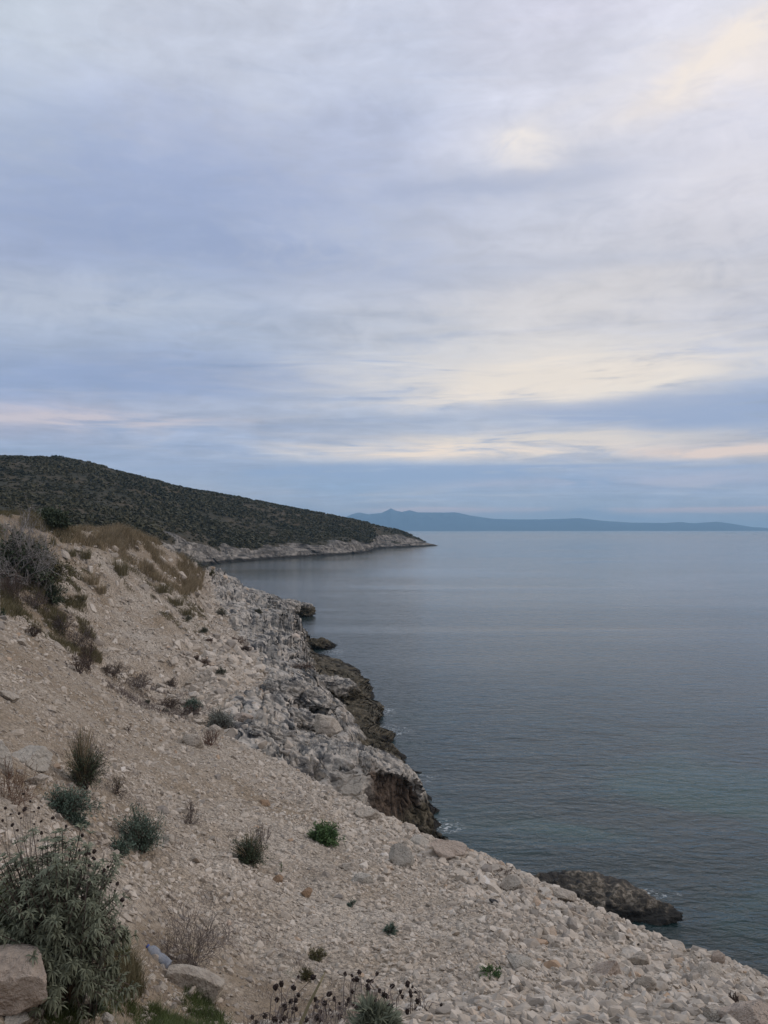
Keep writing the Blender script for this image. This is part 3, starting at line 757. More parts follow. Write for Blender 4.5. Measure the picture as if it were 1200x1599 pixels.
rb('boulder', 1006, 1538, 32, 24, 'bright whitish boulder near the bottom right of the rubble', M_pale, 35, 0.8, 0.3, 0, -0.2)
rb('boulder', 998, 1500, 26, 26, 'pale pointed boulder just above the bright whitish boulder', M_pale, 36, 0.8, 0.3)
rb('boulder', 1105, 1518, 44, 26, 'wide whitish boulder close under the right hand brink', M_pale, 37, 0.8, 0.35, 0, 0.2)
rb('boulder', 1122, 1498, 22, 26, 'small spiky stone block sticking up on the right hand brink', M_pink, 38, 0.7, 0.25, 0, 0.2, planes=8)
rb('boulder', 1172, 1584, 74, 46, 'large smooth tan boulder in the bottom right corner', M_pink, 39, 0.8, 0.3, 0, 0.45)
rb('boulder', 1120, 1585, 30, 22, 'small boulder with one white face left of the corner boulder', M_pale, 40, 0.8, 0.3)
rb('stone', 479, 1393, 17, 14, 'rusty orange stone on the bare middle scree', M_orange, 41, 0.9, 0.25, cat='stone', level=3)
rb('stone', 434, 1373, 15, 11, 'rusty orange stone beside the dark green spurge bush', M_orange, 42, 0.9, 0.25, cat='stone', level=3)
rb('stone', 756, 1582, 18, 13, 'orange brown stone at the bottom edge right of the seed heads', M_orange, 43, 0.9, 0.25, cat='stone', level=3)
rb('stone', 779, 1580, 20, 16, 'grey white stone touching the orange brown stone at the bottom edge', M_greyrock, 44, 0.9, 0.25, cat='stone', level=3)
rb('stone', 414, 1243 + 10, 18, 8, 'yellowish stone high on the scree under the ridged outcrop', M_orange, 45, 0.9, 0.25, cat='stone', level=3)
rb('boulder', 381, 1119, 30, 17, 'smooth rounded tan boulder at the foot of the far rubble slope', M_pink, 46, 0.9, 0.25, 0, 0.15)
rb('boulder', 121, 858, 16, 7, 'small pale slab on the upper edge of the far slope', M_pale, 47, 0.9, 0.2, 0, 0.3)
rb('boulder', 110, 925 + 30, 12, 7, 'small flat pale stone in the middle of the far slope', M_pale, 48, 0.9, 0.2, 0, 0.3)
rb('boulder', 574, 1270, 36, 24, 'pale boulder leaning against the foot of the cave rock', M_pale, 49, 0.8, 0.2, 0, 0.6)
rb('boulder', 34, 1002, 20, 14, 'pale stone under the twig bush on the left hand brink', M_pale, 50, 0.9, 0.3, 0, 0.3)
rb('boulder', 14, 1086, 26, 18, 'pale slab at the left edge half way down the brown slope', M_pale, 51, 0.8, 0.35, 0, 0.6)
rb('boulder', 38, 1046, 17, 12, 'small tan stone left of the dark twig bush on the brink', M_pink, 52, 0.9, 0.3)
rb('stone', 12, 1508, 22, 14, 'grey chip of stone lying on top of the big pinkish boulder', M_greyrock, 53, 0.8, 0.0, cat='stone', level=3)
# stones along the bottom left edge
for k, (a, b_, w, h, lab) in enumerate([(57, 1578, 24, 18, 'white stone below the silvery shrub near the bottom edge'), (130, 1568, 26, 22, 'pale stone with one white face among the low grass below the shrub'),
        (85, 1572, 20, 16, 'small white stone between two larger ones at the foot of the shrub'), (20, 1592, 34, 14, 'flat pale stone at the very bottom left under the pinkish boulder'),
        (178, 1508, 16, 14, 'whitish stone in the gap between the shrub and the plastic bottle'), (252, 1540, 18, 12, 'grey stone just left of the wedge shaped boulder'),
        (166, 1592, 22, 14, 'pale stone half sunk in the green ground plants at the bottom edge'), (262, 1312, 26, 18, 'pinkish stone right of the blue green spurge cushion')]):
    rb('stone', a, b_, w, h, lab, M_pale if k % 3 else M_greyrock, 60 + k, 0.85, 0.3, 0.3 * k, 0.2, cat='stone', level=3)

# big crags of ridged limestone
def crag_mat(name, cave=False):
    m, N, b = new_mat(name)
    p = pos(N)
    c, h = rock_colour(N, p, 1.3)
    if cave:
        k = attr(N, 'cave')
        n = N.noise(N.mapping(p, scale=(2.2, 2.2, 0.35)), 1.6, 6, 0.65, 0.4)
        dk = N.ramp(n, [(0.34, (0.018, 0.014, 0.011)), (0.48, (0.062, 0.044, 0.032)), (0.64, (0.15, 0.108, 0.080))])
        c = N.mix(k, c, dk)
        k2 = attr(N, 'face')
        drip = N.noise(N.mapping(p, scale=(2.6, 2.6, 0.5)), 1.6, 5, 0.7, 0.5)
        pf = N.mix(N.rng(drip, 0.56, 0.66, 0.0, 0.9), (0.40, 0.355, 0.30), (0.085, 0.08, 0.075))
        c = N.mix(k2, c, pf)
    c, z = tidal(N, c, p)
    N.link(c, b.inputs['Base Color']); b.inputs['Roughness'].default_value = 0.9; b.inputs['Specular IOR Level'].default_value = 0.25
    N.link(bump(N, h, 0.16, 0.9), b.inputs['Normal'])
    return m
M_crag = crag_mat('ridged_limestone')
def crag(px, py, wpx, hpx, label, seed, depth=0.9, sink=0.45, tilt=0.3, amp=0.30, spin=0.0, mat=None, name='rock_outcrop', planes=8, d_fix=None, zmid=None):
    if d_fix is None:
        loc, n, d = hit(px, py)
    else:
        r = pixel_ray(px, py); loc = ORI + r * (d_fix / r.y); d = d_fix
    rs = np.random.RandomState(seed)
    V, Fc = cut_stone(5, rs, planes, 0.6, 0.95)
    ext = V.max(0) - V.min(0); V = (V - (V.max(0) + V.min(0)) / 2) / ext
    w, hh = metres(wpx, d), metres(hpx, d)
    nrm = ICO[5][0]
    V = V * np.array([w, w * depth, hh])
    Q = V + seed * 3.1
    Q = Q + 0.35 * np.stack([fbm(Q, 3), fbm(Q + 9, 3), fbm(Q + 21, 3)], -1)
    dd = amp * (ridged(Q * np.array([0.5, 1.5, 1.8]), 4) - 0.55) + amp * 0.45 * (ridged(Q * np.array([2.2, 3.0, 3.0]), 3) - 0.5)
    dd = dd - 0.8 * amp * clefts(Q * 1.6, 0.06)
    V = V + nrm * dd[:, None]
    c, s_ = math.cos(tilt), math.sin(tilt)
    V = V @ np.array([[c, 0, s_], [0, 1, 0], [-s_, 0, c]]).T
    c, s_ = math.cos(spin), math.sin(spin)
    V = V @ np.array([[c, -s_, 0], [s_, c, 0], [0, 0, 1]]).T
    o = mk(name, V, Fc, mat or M_crag, smooth=True)
    o.location = (loc.x, loc.y, (loc.z if zmid is None else zmid) + hh * (0.5 - sink) * (1 if zmid is None else 0))
    return tag(o, label, 'rock')
crag(468, 1088, 120, 46, 'long ridged grey crag above the brown gully in the middle of the rocky shore', 101, 0.6, 0.5, 0.42, 0.42)
crag(526, 1086, 96, 50, 'dark bottomed ridged crag jutting over the brown shelf by the water', 102, 0.8, 0.4, 0.35, 0.42)
crag(474, 1128, 92, 36, 'grey crag directly left of the pale boulder on the rocks', 103, 0.6, 0.5, 0.38, 0.36)
crag(425, 1150, 110, 34, 'low crag with dark clefts where scree meets the rocky shore', 104, 0.6, 0.55, 0.30, 0.34)
crag(472, 962, 42, 27, 'square sided rock stack at the farthest point of the rocky shore', 106, 0.8, 0.2, 0.08, 0.5, planes=6)
crag(500, 1010, 62, 24, 'low dark ledge reaching into the sea below the square rock stack', 107, 1.0, 0.5, 0.15, 0.5)
crag(447, 944, 50, 16, 'flat dark ledge behind the square rock stack', 108, 1.2, 0.45, 0.2, 0.4)
rb('boulder', 512, 1146, 46, 38, 'pale boulder with a dark notch perched on the grey crags', M_pale, 109, 0.8, -0.05, 0, 0.25, planes=8)

# the cave rock: a ridged roof, a pale drip-streaked face and a dark hollow face
def cave_rock():
    Yb = 33.0
    def W(px, py, Y):
        r = pixel_ray(px, py); k = Y / r.y
        return ORI + r * k
    us = np.linspace(0, 1, 90)
    # stations along the top front edge from left to the seaward toe: (px, py_top, depth_top, py_foot, depth_foot)
    E = np.array([(400, 1174, 33.5, 1196, 32.8), (450, 1180, 33.6, 1214, 32.6), (500, 1188, 33.8, 1240, 32.3), (540, 1192, 33.6, 1262, 31.8), (566, 1192, 33.2, 1284, 31.0),
                  (580, 1196, 33.0, 1300, 31.6), (600, 1201, 33.4, 1312, 32.5), (625, 1208, 34.0, 1318, 33.2), (646, 1225, 34.7, 1322, 34.0), (660, 1256, 35.2, 1322, 34.7), (676, 1300, 35.6, 1326, 35.2)], float)
    # roof back edge for each station
    Rb = np.array([(412, 1140, 43), (455, 1140, 43), (500, 1146, 42), (540, 1156, 41), (566, 1164, 40), (585, 1168, 39.5), (605, 1176, 39), (628, 1192, 38), (652, 1214, 37.2), (667, 1247, 36.8), (682, 1297, 36.8)], float)
    k = np.linspace(0, 1, len(E)); t = np.linspace(0, 1, 260)
    Ei = pchip(k, E, t); Ri = pchip(k, Rb, t)
    nface, nroof = 90, 90
    rows = []
    cave = []; face = []
    for j in range(nface):                       # foot -> top edge
        f = j / (nface - 1)
        P = np.array([W(a, b + 1 * (0), c) for a, b, c in zip(Ei[:, 0], Ei[:, 3] + (Ei[:, 1] - Ei[:, 3]) * f, Ei[:, 4] + (Ei[:, 2] - Ei[:, 4]) * f)])
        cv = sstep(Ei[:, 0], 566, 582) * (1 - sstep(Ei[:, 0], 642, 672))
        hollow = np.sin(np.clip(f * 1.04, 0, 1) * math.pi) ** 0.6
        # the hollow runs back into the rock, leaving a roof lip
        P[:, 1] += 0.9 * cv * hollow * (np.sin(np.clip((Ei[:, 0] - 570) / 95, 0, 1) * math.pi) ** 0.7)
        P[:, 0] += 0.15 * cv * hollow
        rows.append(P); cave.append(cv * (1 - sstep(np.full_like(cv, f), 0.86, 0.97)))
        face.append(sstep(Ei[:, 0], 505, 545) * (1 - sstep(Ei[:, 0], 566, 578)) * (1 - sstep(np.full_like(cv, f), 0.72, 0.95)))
    for j in range(1, nroof):
        f = j / (nroof - 1)
        A = np.array([W(a, b, c) for a, b, c in zip(Ei[:, 0], Ei[:, 1], Ei[:, 2])]); B_ = np.array([W(a, b, c) for a, b, c in zip(Ri[:, 0], Ri[:, 1], Ri[:, 2])])
        P = A + (B_ - A) * f
        P[:, 2] += 0.25 * math.sin(f * math.pi)
        rows.append(P); cave.append(np.zeros(len(P))); face.append(np.zeros(len(P)))
    for j in range(1, 12):                       # back of the rock, down to below the ground
        f = j / 11
        P = B_.copy(); P[:, 2] -= 3.2 * f; P[:, 1] += 0.8 * f
        rows.append(P); cave.append(np.zeros(len(P))); face.append(np.zeros(len(P)))
    R = np.array(rows); cave = np.array(cave); face = np.array(face)
    gx = np.gradient(R, axis=1); gy = np.gradient(R, axis=0); n = np.cross(gx, gy); n /= np.linalg.norm(n, axis=-1)[..., None] + 1e-9
    Q = R + 0.4 * np.stack([fbm(R, 3), fbm(R + 9, 3), fbm(R + 21, 3)], -1)
    th = -0.35; q2 = np.stack([Q[..., 0] * math.cos(th) + Q[..., 1] * math.sin(th), -Q[..., 0] * math.sin(th) + Q[..., 1] * math.cos(th), Q[..., 2]], -1)
    jr = np.arange(R.shape[0])[:, None] / (nface + nroof)
    a = 0.60 * (ridged(q2 * np.array([0.22, 1.3, 1.2]), 4) - 0.6) + 0.13 * (ridged(Q * 2.6, 3) - 0.5)
    a = a * (1 - 0.55 * sstep(Ei[:, 0], 575, 610))[None, :]
    a = a - 0.42 * clefts(q2 * 1.5, 0.06)
    smooth = 1 - 0.75 * face - 0.35 * cave
    R = R + n * (a * smooth)[..., None]
    col = np.concatenate([R[:, :1] * 0 + R[:, :1], R], 1) if False else R
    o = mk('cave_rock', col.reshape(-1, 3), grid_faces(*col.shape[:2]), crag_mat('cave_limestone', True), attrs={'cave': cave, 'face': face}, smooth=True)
    return tag(o, 'big limestone outcrop with a dark brown hollow face above the water', 'rock')
cave_rock()

# the low sea rock off the right hand brink
def sea_rock():
    m, N, b = new_mat('sea_rock')
    p = pos(N)
    n1 = N.noise(p, 1.1, 6, 0.65, 0.5); n2 = N.noise(p, 5, 5, 0.65)
    c = N.ramp(N.math('ADD', N.math('MULTIPLY', n1, 0.5), N.math('MULTIPLY', n2, 0.5)), [(0.38, (0.012, 0.010, 0.008)), (0.51, (0.050, 0.042, 0.032)), (0.55, (0.12, 0.098, 0.070)), (0.63, (0.30, 0.26, 0.21))])
    pit = N.voro(p, 1.7, 'F1')
    c = N.mix(N.rng(pit, 0.30, 0.20, 0.0, 0.92), c, (0.008, 0.008, 0.008))
    sep = N.new('ShaderNodeSeparateXYZ'); N.link(p, sep.inputs[0])
    c = N.mix(N.rng(N.math('ADD', sep.outputs[2], N.math('MULTIPLY', n2, 0.5)), 0.45, 0.75, 0.95, 0.0), c, (0.008, 0.008, 0.007))
    N.link(c, b.inputs['Base Color']); b.inputs['Roughness'].default_value = 0.75
    N.link(bump(N, N.math('ADD', n1, N.math('MULTIPLY', n2, 0.4)), 0.35, 0.9), b.inputs['Normal'])
    def sea_pt(px, py, z=0.0):
        r = pixel_ray(px, py); k = (z - EYE) / r.z; return np.array([r.x * k, r.y * k, z])
    A = sea_pt(790, 1392); Bp = sea_pt(1070, 1447)
    ax = Bp - A; L = np.linalg.norm(ax); ax /= L; ay = np.array([-ax[1], ax[0], 0])
    V = ICO[5][0].copy()
    s = V[:, 0]
    wprof = np.interp(s, [-1, -0.6, 0.0, 0.5, 0.8, 1.0], [0.9, 1.1, 1.2, 1.05, 0.75, 0.35])
    hprof = np.interp(s, [-1, -0.7, -0.3, 0.2, 0.55, 0.85, 1.0], [0.25, 0.35, 0.45, 0.48, 0.42, 0.30, 0.12])
    P = np.zeros_like(V)
    flat = np.sign(V[:, 2]) * np.abs(V[:, 2]) ** 0.7
    P += (A + Bp)[None] / 2 + ax[None] * (np.sign(s) * np.abs(s) ** 1.0 * L / 1.93)[:, None] + ay[None] * (V[:, 1] * wprof + 0.35)[:, None]
    P[:, 2] = flat * hprof * np.where(flat < 0, 1.0, 1.0) + 0.12 + 0.25 * V[:, 1]
    dd = 0.55 * (ridged(P * np.array([0.6, 1.0, 1.2]), 4) - 0.6) + 0.22 * (ridged(P * 2.6, 4) - 0.5)
    P = P + V * dd[:, None]
    c0 = P.mean(0); c0[2] = 0
    o = mk('sea_rock', P - c0, ICO[5][1], m, smooth=True); o.location = c0
    tag(o, 'long dark pitted rock lying in the sea off the right hand brink', 'rock')
    for k_, (a, b_, w, lab) in enumerate([(653, 1207, 12, 'tiny black rock breaking the water beside the brown shelf'), (577, 1103, 14, 'black wet rock at the outermost corner of the brown shelf')]):
        q = sea_pt(a, b_); V2, F2 = cut_stone(3, np.random.RandomState(200 + k_), 9)
        wm = metres(w, q[1]); o2 = mk('sea_rock', V2 * np.array([wm * .6, wm * .5, wm * .35]), F2, m); o2.location = q
        tag(o2, lab, 'rock')
sea_rock()

# ------------------------------------------------------------------ loose stones
def scatter_stones():
    rs = np.random.RandomState(11)
    P00 = Pt[:-1, :-1]; P10 = Pt[1:, :-1]; P01 = Pt[:-1, 1:]; P11 = Pt[1:, 1:]
    nrm = np.cross(P11 - P00, P10 - P01); area = 0.5 * np.linalg.norm(nrm, axis=-1)
    nz = nrm / (np.linalg.norm(nrm, axis=-1)[..., None] + 1e-9); nz = np.where(nz[..., 2:] < 0, -nz, nz)
    C = (P00 + P11) / 2; d = np.linalg.norm(C - np.array([0, 0, EYE]), axis=-1)
    px, py = project(C); Tt = T[:-1, :-1]; R_ = rk[:-1, :-1]; So = soil[:-1, :-1]
    nsc = fbm(C * np.array([0.5, 0.5, 0.5]), 3)
    nsc2 = fbm(C * np.array([0.16, 0.35, 0.3]) + 40, 3)
    # size (m) and cover by place
    right = sstep(poly_dist(px, py, [(640, 1290), (1300, 1540), (1500, 1700), (560, 1700), (700, 1530), (780, 1440), (700, 1380)]), -60, 90)
    brink = sstep(poly_dist(px, py, [(420, 1190), (740, 1310), (1250, 1520), (1250, 1620), (780, 1430), (560, 1330), (430, 1230)]), -20, 25)
    s = 0.030 + 0.022 * right + 0.026 * brink + 0.016 * right * brink
    cov = 0.42 + 0.85 * right + 0.45 * brink + 0.30 * np.clip(nsc * 1.6, -0.5, 1) + 0.2 * nsc2
    s = s * np.exp(0.5 * nsc2)
    farz = Tt > 5.0
    low = sstep(poly_dist(px, py, [(300, 960), (480, 1040), (560, 1160), (430, 1190), (330, 1150), (250, 1060)]), -30, 40)
    s = np.where(farz, 0.10 + 0.13 * low, s)
    cov = np.where(farz, 0.34 + 0.45 * low + 0.35 * np.clip(nsc2, -0.6, 1), cov)
    cov = cov * (1 - 0.60 * So) * (1 - 0.90 * R_)
    cov = np.clip(cov, 0.02, 1.45)
    s = np.maximum(s, 2.3 * d / F)
    vis = (px > -90) & (px < 1290) & (py < 1680) & (py > 780) & (Tt > 0.8) & (Tt < 8.0) & ((Tt < 4.15) | farz)
    lam = cov * area / (s * s) * vis * 0.75
    tot = lam.sum(); cap = 200000
    lam = lam * min(1, cap / tot)
    cnt = rs.poisson(lam)
    idx = np.argwhere(cnt > 0); rep = cnt[cnt > 0]
    ij = np.repeat(idx, rep, axis=0); n = len(ij); i, j = ij[:, 0], ij[:, 1]
    a, b = rs.rand(n, 1), rs.rand(n, 1)
    P = P00[i, j] * (1 - a) * (1 - b) + P10[i, j] * a * (1 - b) + P01[i, j] * (1 - a) * b + P11[i, j] * a * b
    S_ = s[i, j] * np.exp(rs.normal(-0.06, 0.58, n)) * (1 + 1.5 * (rs.rand(n) < 0.02)) * 0.62
    S_ = np.minimum(S_, np.where(farz[i, j], 10, 7 + 3.5 * right[i, j] + 4 * rs.rand(n) ** 3) * d[i, j] / F)
    Rt = right[i, j] * (~farz[i, j])
    Nn = nz[i, j]
    # flattened pieces, those of the right hand rubble set on edge along the bedding
    ax = np.stack([rs.uniform(0.85, 1.4, n), rs.uniform(0.65, 1.0, n), rs.uniform(0.42, 0.85, n)], -1)
    ang = rs.uniform(0, 2 * math.pi, n)
    ang = np.where(rs.rand(n) < 0.6 * Rt, -0.7 + rs.normal(0, 0.35, n), ang)
    Nt = Nn + rs.normal(0, 0.45, (n, 3)); tilt = (rs.rand(n) < 0.6 * Rt)
    Nt = np.where(tilt[:, None], Nn + np.array([0.55, -0.35, 0.0]) + rs.normal(0, 0.3, (n, 3)), Nt)
    Z = Nt / np.linalg.norm(Nt, axis=1)[:, None]
    ref = np.stack([np.cos(ang), np.sin(ang), np.zeros(n)], -1)
    Y = np.cross(Z, ref); Y /= np.linalg.norm(Y, axis=1)[:, None] + 1e-9; X = np.cross(Y, Z)
    Rm = np.stack([X * (ax[:, :1] * S_[:, None]), Y * (ax[:, 1:2] * S_[:, None]), Z * (ax[:, 2:] * S_[:, None])], 1)   # rows: scaled axes
    dd = np.linalg.norm(P - np.array([0, 0, EYE]), axis=1)
    app = S_ * 2 / dd * F
    tint = np.clip(rs.beta(1.5, 1.3, n) * 0.86 + (rs.rand(n) < 0.035) * 0.5 * 0.4, 0, 1)
    tint = np.where(rs.rand(n) < 0.012, rs.uniform(0.88, 1.0, n), np.clip((tint + 0.14 * nsc[i, j]) * (1 - 0.45 * np.clip(So[i, j], 0, 1)), 0, 0.84))
    qx, qy = project(P)
    infr = (qx > 4) & (qx < 1196) & (qy > 700) & (qy < 1594)
    order = np.argsort(-np.where(infr, app, 0))
    ind = order[:300]; rest = order[300:]
    # individuals
    protos = []
    for v in range(22):
        V, Fc = hull_stone(rs, 20, 0.5)
        me_o = mk('stone', V, Fc, M_stone); protos.append(me_o.data); bpy.data.objects.remove(me_o)
    for k, q in enumerate(ind):
        o = bpy.data.objects.new('stone', protos[k % 22])
        M = Matrix([[*Rm[q, :, 0], P[q, 0]], [*Rm[q, :, 1], P[q, 1]], [*Rm[q, :, 2], P[q, 2]], [0, 0, 0, 1]])
        o.matrix_world = M
        scene.collection.objects.link(o)
        X_, Y_ = qx[q], qy[q]
        if dd[q] > 32: lab, gr = 'pale angular block loose on the far slope between the gully and the crags', 'loose blocks on the far slope'
        elif X_ > 860 and Y_ > 1500: lab, gr = 'pale angular stone in the coarse rubble towards the bottom right corner', 'stones of the bottom right rubble'
        elif X_ > 860: lab, gr = 'pale angular stone on the brink right of the dark sea rock', 'stones on the right hand brink'
        elif X_ > 560 and Y_ < 1440: lab, gr = 'pale angular stone on the brink between the cave rock and the sea rock', 'stones on the middle brink'
        elif X_ > 560: lab, gr = 'pale angular stone in the lower middle scree right of the seed heads', 'stones of the lower middle scree'
        elif Y_ > 1380: lab, gr = 'pale angular stone on the near slope around the bottle and seed heads', 'stones of the near left slope'
        else: lab, gr = 'pale angular stone on the brown upper part of the near slope', 'stones of the upper near slope'
        tag(o, lab, 'stone', gr)
    # everything smaller is gravel
    VV, FF, TT = [], [], []; off = 0
    big = rest[app[rest] > 6.0]; small = rest[app[rest] <= 6.0]
    for sel, lev, nv in ((big, 1, 40), (small, 0, 40)):
        which = rs.randint(0, nv, len(sel))
        for v in range(nv):
            q = sel[which == v]
            if not len(q): continue
            if lev: V, Fc = hull_stone(rs, 15, 0.5)
            else: V, Fc = hull_stone(rs, 8, 0.6)
            W = np.einsum('vk,nkc->nvc', V, Rm[q]) + P[q][:, None, :]
            VV.append(W.reshape(-1, 3)); FF.append((Fc[None] + (np.arange(len(q)) * len(V))[:, None, None] + off).reshape(-1, 3))
            TT.append(np.repeat(tint[q], len(V))); off += len(q) * len(V)
    g = mk('gravel', np.concatenate(VV), np.concatenate(FF), M_gravel, attrs={'tint': np.concatenate(TT)})
    tag(g, 'pale limestone gravel and rubble covering the slope', 'gravel', kind='stuff')
scatter_stones()

# ------------------------------------------------------------------ plants
def tubes(A, B_, ra, rb, tint=None):
    """three-sided tapering tubes between point arrays"""
    A, B_ = np.asarray(A, float), np.asarray(B_, float); n = len(A)
    d = B_ - A; L = np.linalg.norm(d, axis=1)[:, None] + 1e-9; d = d / L
    ref = np.where(np.abs(d[:, 2:]) < 0.9, np.array([[0, 0, 1.0]]), np.array([[1.0, 0, 0]]))
    u = np.cross(d, ref); u /= np.linalg.norm(u, axis=1)[:, None]; v = np.cross(d, u)
    ra = np.broadcast_to(np.asarray(ra, float), (n,))[:, None]; rb = np.broadcast_to(np.asarray(rb, float), (n,))[:, None]
    V = np.zeros((n, 6, 3))
    for k in range(3):
        a = 2 * math.pi * k / 3; o = u * math.cos(a) + v * math.sin(a)
        V[:, k] = A + o * ra; V[:, 3 + k] = B_ + o * rb
    Fc = np.array([[0, 1, 4, 3], [1, 2, 5, 4], [2, 0, 3, 5]])
    Fx = (Fc[None] + (np.arange(n) * 6)[:, None, None]).reshape(-1, 4)
    t = np.repeat(np.zeros(n) + 0.5 if tint is None else tint, 6)
    return V.reshape(-1, 3), Fx, t
def leaves(P, Dr, L, W, droop=0.3, tint=None, rs=None):
    """bent two-quad leaves starting at P along Dr"""
    n = len(P); Dr = Dr / (np.linalg.norm(Dr, axis=1)[:, None] + 1e-9)
    L = np.broadcast_to(L, (n,))[:, None]; W = np.broadcast_to(W, (n,))[:, None]
    side = np.cross(Dr, np.array([0, 0, 1.0]) + 0.5 * rs.normal(size=(n, 3))); side /= np.linalg.norm(side, axis=1)[:, None] + 1e-9
    mid = P + Dr * L * 0.5; tip = mid + (Dr + np.array([0, 0, -1.0]) * droop) * L * 0.5
    V = np.stack([P - side * W * 0.18, P + side * W * 0.18, mid - side * W * 0.5, mid + side * W * 0.5, tip - side * W * 0.08, tip + side * W * 0.08], 1)
    Fc = np.array([[0, 1, 3, 2], [2, 3, 5, 4]])
    Fx = (Fc[None] + (np.arange(n) * 6)[:, None, None]).reshape(-1, 4)
    return V.reshape(-1, 3), Fx, np.repeat(tint if tint is not None else rs.rand(n), 6)
def blades(P, H, lean, W, tint, curve=0.5):
    """grass blades: one quad and one triangle"""
    n = len(P); H = np.broadcast_to(H, (n,))[:, None]; W = np.broadcast_to(W, (n,))[:, None]
    side = np.cross(lean, [0, 0, 1.0]); nn = np.linalg.norm(side, axis=1)[:, None]; side = np.where(nn > 1e-4, side / np.maximum(nn, 1e-4), [[1.0, 0, 0]])
    # blades face every way
    ang = (np.sin(np.arange(n) * 12.9898) * 43758.5453) % 1 * math.pi
    side = np.stack([np.cos(ang), np.sin(ang), 0 * ang], -1)
    mid = P + np.array([0, 0, 1.0]) * H * 0.55 + lean * H * 0.3
    tip = P + np.array([0, 0, 1.0]) * H * (1 - 0.15 * curve) + lean * H * (0.75 + curve * 0.3)
    V = np.stack([P - side * W / 2, P + side * W / 2, mid - side * W * 0.35, mid + side * W * 0.35, tip], 1).reshape(-1, 3)
    b = (np.arange(n) * 5)[:, None]
    q = np.array([[0, 1, 3, 2]]) + b; t = np.array([[2, 3, 4]]) + b
    return V, q, t, np.repeat(tint, 5)
def dome_dirs(rs, n, up=0.2, spread=1.0):
    a = rs.uniform(0, 2 * math.pi, n); c = rs.uniform(up, 1, n) ** 0.8
    s_ = np.sqrt(np.clip(1 - c * c, 0, 1)) * spread
    return np.stack([np.cos(a) * s_, np.sin(a) * s_, c], -1)

M_spurge = mat_leaf('blue_green_leaf', (0.040, 0.064, 0.046), (0.145, 0.195, 0.150))
M_dark = mat_leaf('dark_green_leaf', (0.026, 0.038, 0.022), (0.092, 0.112, 0.066))
M_bright = mat_leaf('fresh_green_leaf', (0.040, 0.085, 0.032), (0.115, 0.180, 0.070))
M_olive = mat_leaf('olive_leaf', (0.055, 0.058, 0.026), (0.150, 0.130, 0.062))
M_sage = mat_leaf('silvery_sage_leaf', (0.070, 0.080, 0.050), (0.205, 0.220, 0.155))
M_dead = mat_leaf('dead_leaf', (0.055, 0.040, 0.028), (0.16, 0.115, 0.075))
M_straw = mat_leaf('dry_straw', (0.17, 0.130, 0.075), (0.40, 0.325, 0.215))
M_tuft = mat_leaf('tuft_blade', (0.080, 0.078, 0.038), (0.25, 0.205, 0.120))
M_grass = mat_leaf('green_blade', (0.035, 0.050, 0.016), (0.110, 0.135, 0.045))
M_twig = mat_leaf('brown_twig', (0.050, 0.036, 0.030), (0.135, 0.100, 0.085))
M_purple = mat_leaf('purplish_twig', (0.070, 0.055, 0.052), (0.20, 0.165, 0.150))
M_greytwig = mat_leaf('bleached_twig', (0.16, 0.145, 0.135), (0.37, 0.345, 0.33))
M_head = mat_leaf('seed_head', (0.010, 0.007, 0.006), (0.040, 0.025, 0.020), nscale=60)

def leafy(name, px, py, wpx, hpx, label, mat, seed, cat='bush', n_st=70, per=26, ll=0.03, lw=0.008, stalks=0, stem_mat=None, group=None, droop=0.2, grow=1.0, inner=0.25):
    """cushion plant: stems fan out from one root and carry leaves; its base middle is at the pixel (px, py)"""
    h = hit(px, py)
    if h is None: return
    loc, nrm, d = h; rs = np.random.RandomState(seed)
    w, hh = metres(wpx, d), metres(hpx, d) * 1.05
    n_st = int(n_st * 1.35); D_ = dome_dirs(rs, n_st, 0.02) * np.array([w / 2, w / 2 * 0.8, hh])
    lump = 1 + 0.50 * fbm(D_ / (w + 1e-6) * 3.5 + seed, 3); D_ = D_ * lump[:, None] * rs.uniform(0.45, 1.05, (n_st, 1)) ** 0.7
    D_[:, 2] *= 0.92
    # stem curve: root -> mid (higher) -> end
    root = rs.normal(0, 0.05 * w, (n_st, 3)) * [1, 1, 0.1]; root[:, 2] -= 0.05 * hh
    t = rs.uniform(inner, 1.0, (n_st, per)) ** 0.7
    bend = np.stack([0 * t, 0 * t, np.sin(t * math.pi) * 0.12 * hh], -1)
    P = root[:, None] * (1 - t[..., None]) + D_[:, None] * t[..., None] + bend + rs.normal(0, 0.035, (n_st, per, 3)) * w
    dirn = D_[:, None] / np.linalg.norm(D_, axis=1)[:, None, None] * 0.9 + rs.normal(0, 0.75, P.shape)
    P = P.reshape(-1, 3); dirn = dirn.reshape(-1, 3)
    k = max(1.0, d / 14.0)
    V, Fx, ti = leaves(P, dirn, ll * k * rs.uniform(0.7, 1.3, len(P)), lw * k, droop, np.clip(rs.normal(0.05, 0.2, len(P)) + np.repeat(rs.normal(0, 0.15, n_st), per) + 0.65 * t.ravel(), 0, 1), rs)
    root_o = empty(name, loc); tag(root_o, label, cat, group)
    mk('foliage', V, Fx, mat, root_o, {'tint': ti})
    mid = (root + D_) / 2 + [0, 0, 0.12 * hh]
    V1, F1, t1 = tubes(np.concatenate([root, mid]), np.concatenate([mid, D_]), 0.004 * k, 0.0025 * k)
    mk('stem', V1, F1, stem_mat or M_twig, root_o, {'tint': t1})
    if stalks:
        a = dome_dirs(rs, stalks, 0.35) * np.array([w * 0.55, w * 0.55, hh * 1.22]); m = a * 0.5 + [0, 0, 0.1 * hh]
        V2, F2, t2 = tubes(np.concatenate([a * 0, m]), np.concatenate([m, a]), 0.0040 * k, 0.0025 * k, rs.rand(2 * stalks))
        mk('dry_stalk', V2, F2, M_straw, root_o, {'tint': t2})
    return root_o

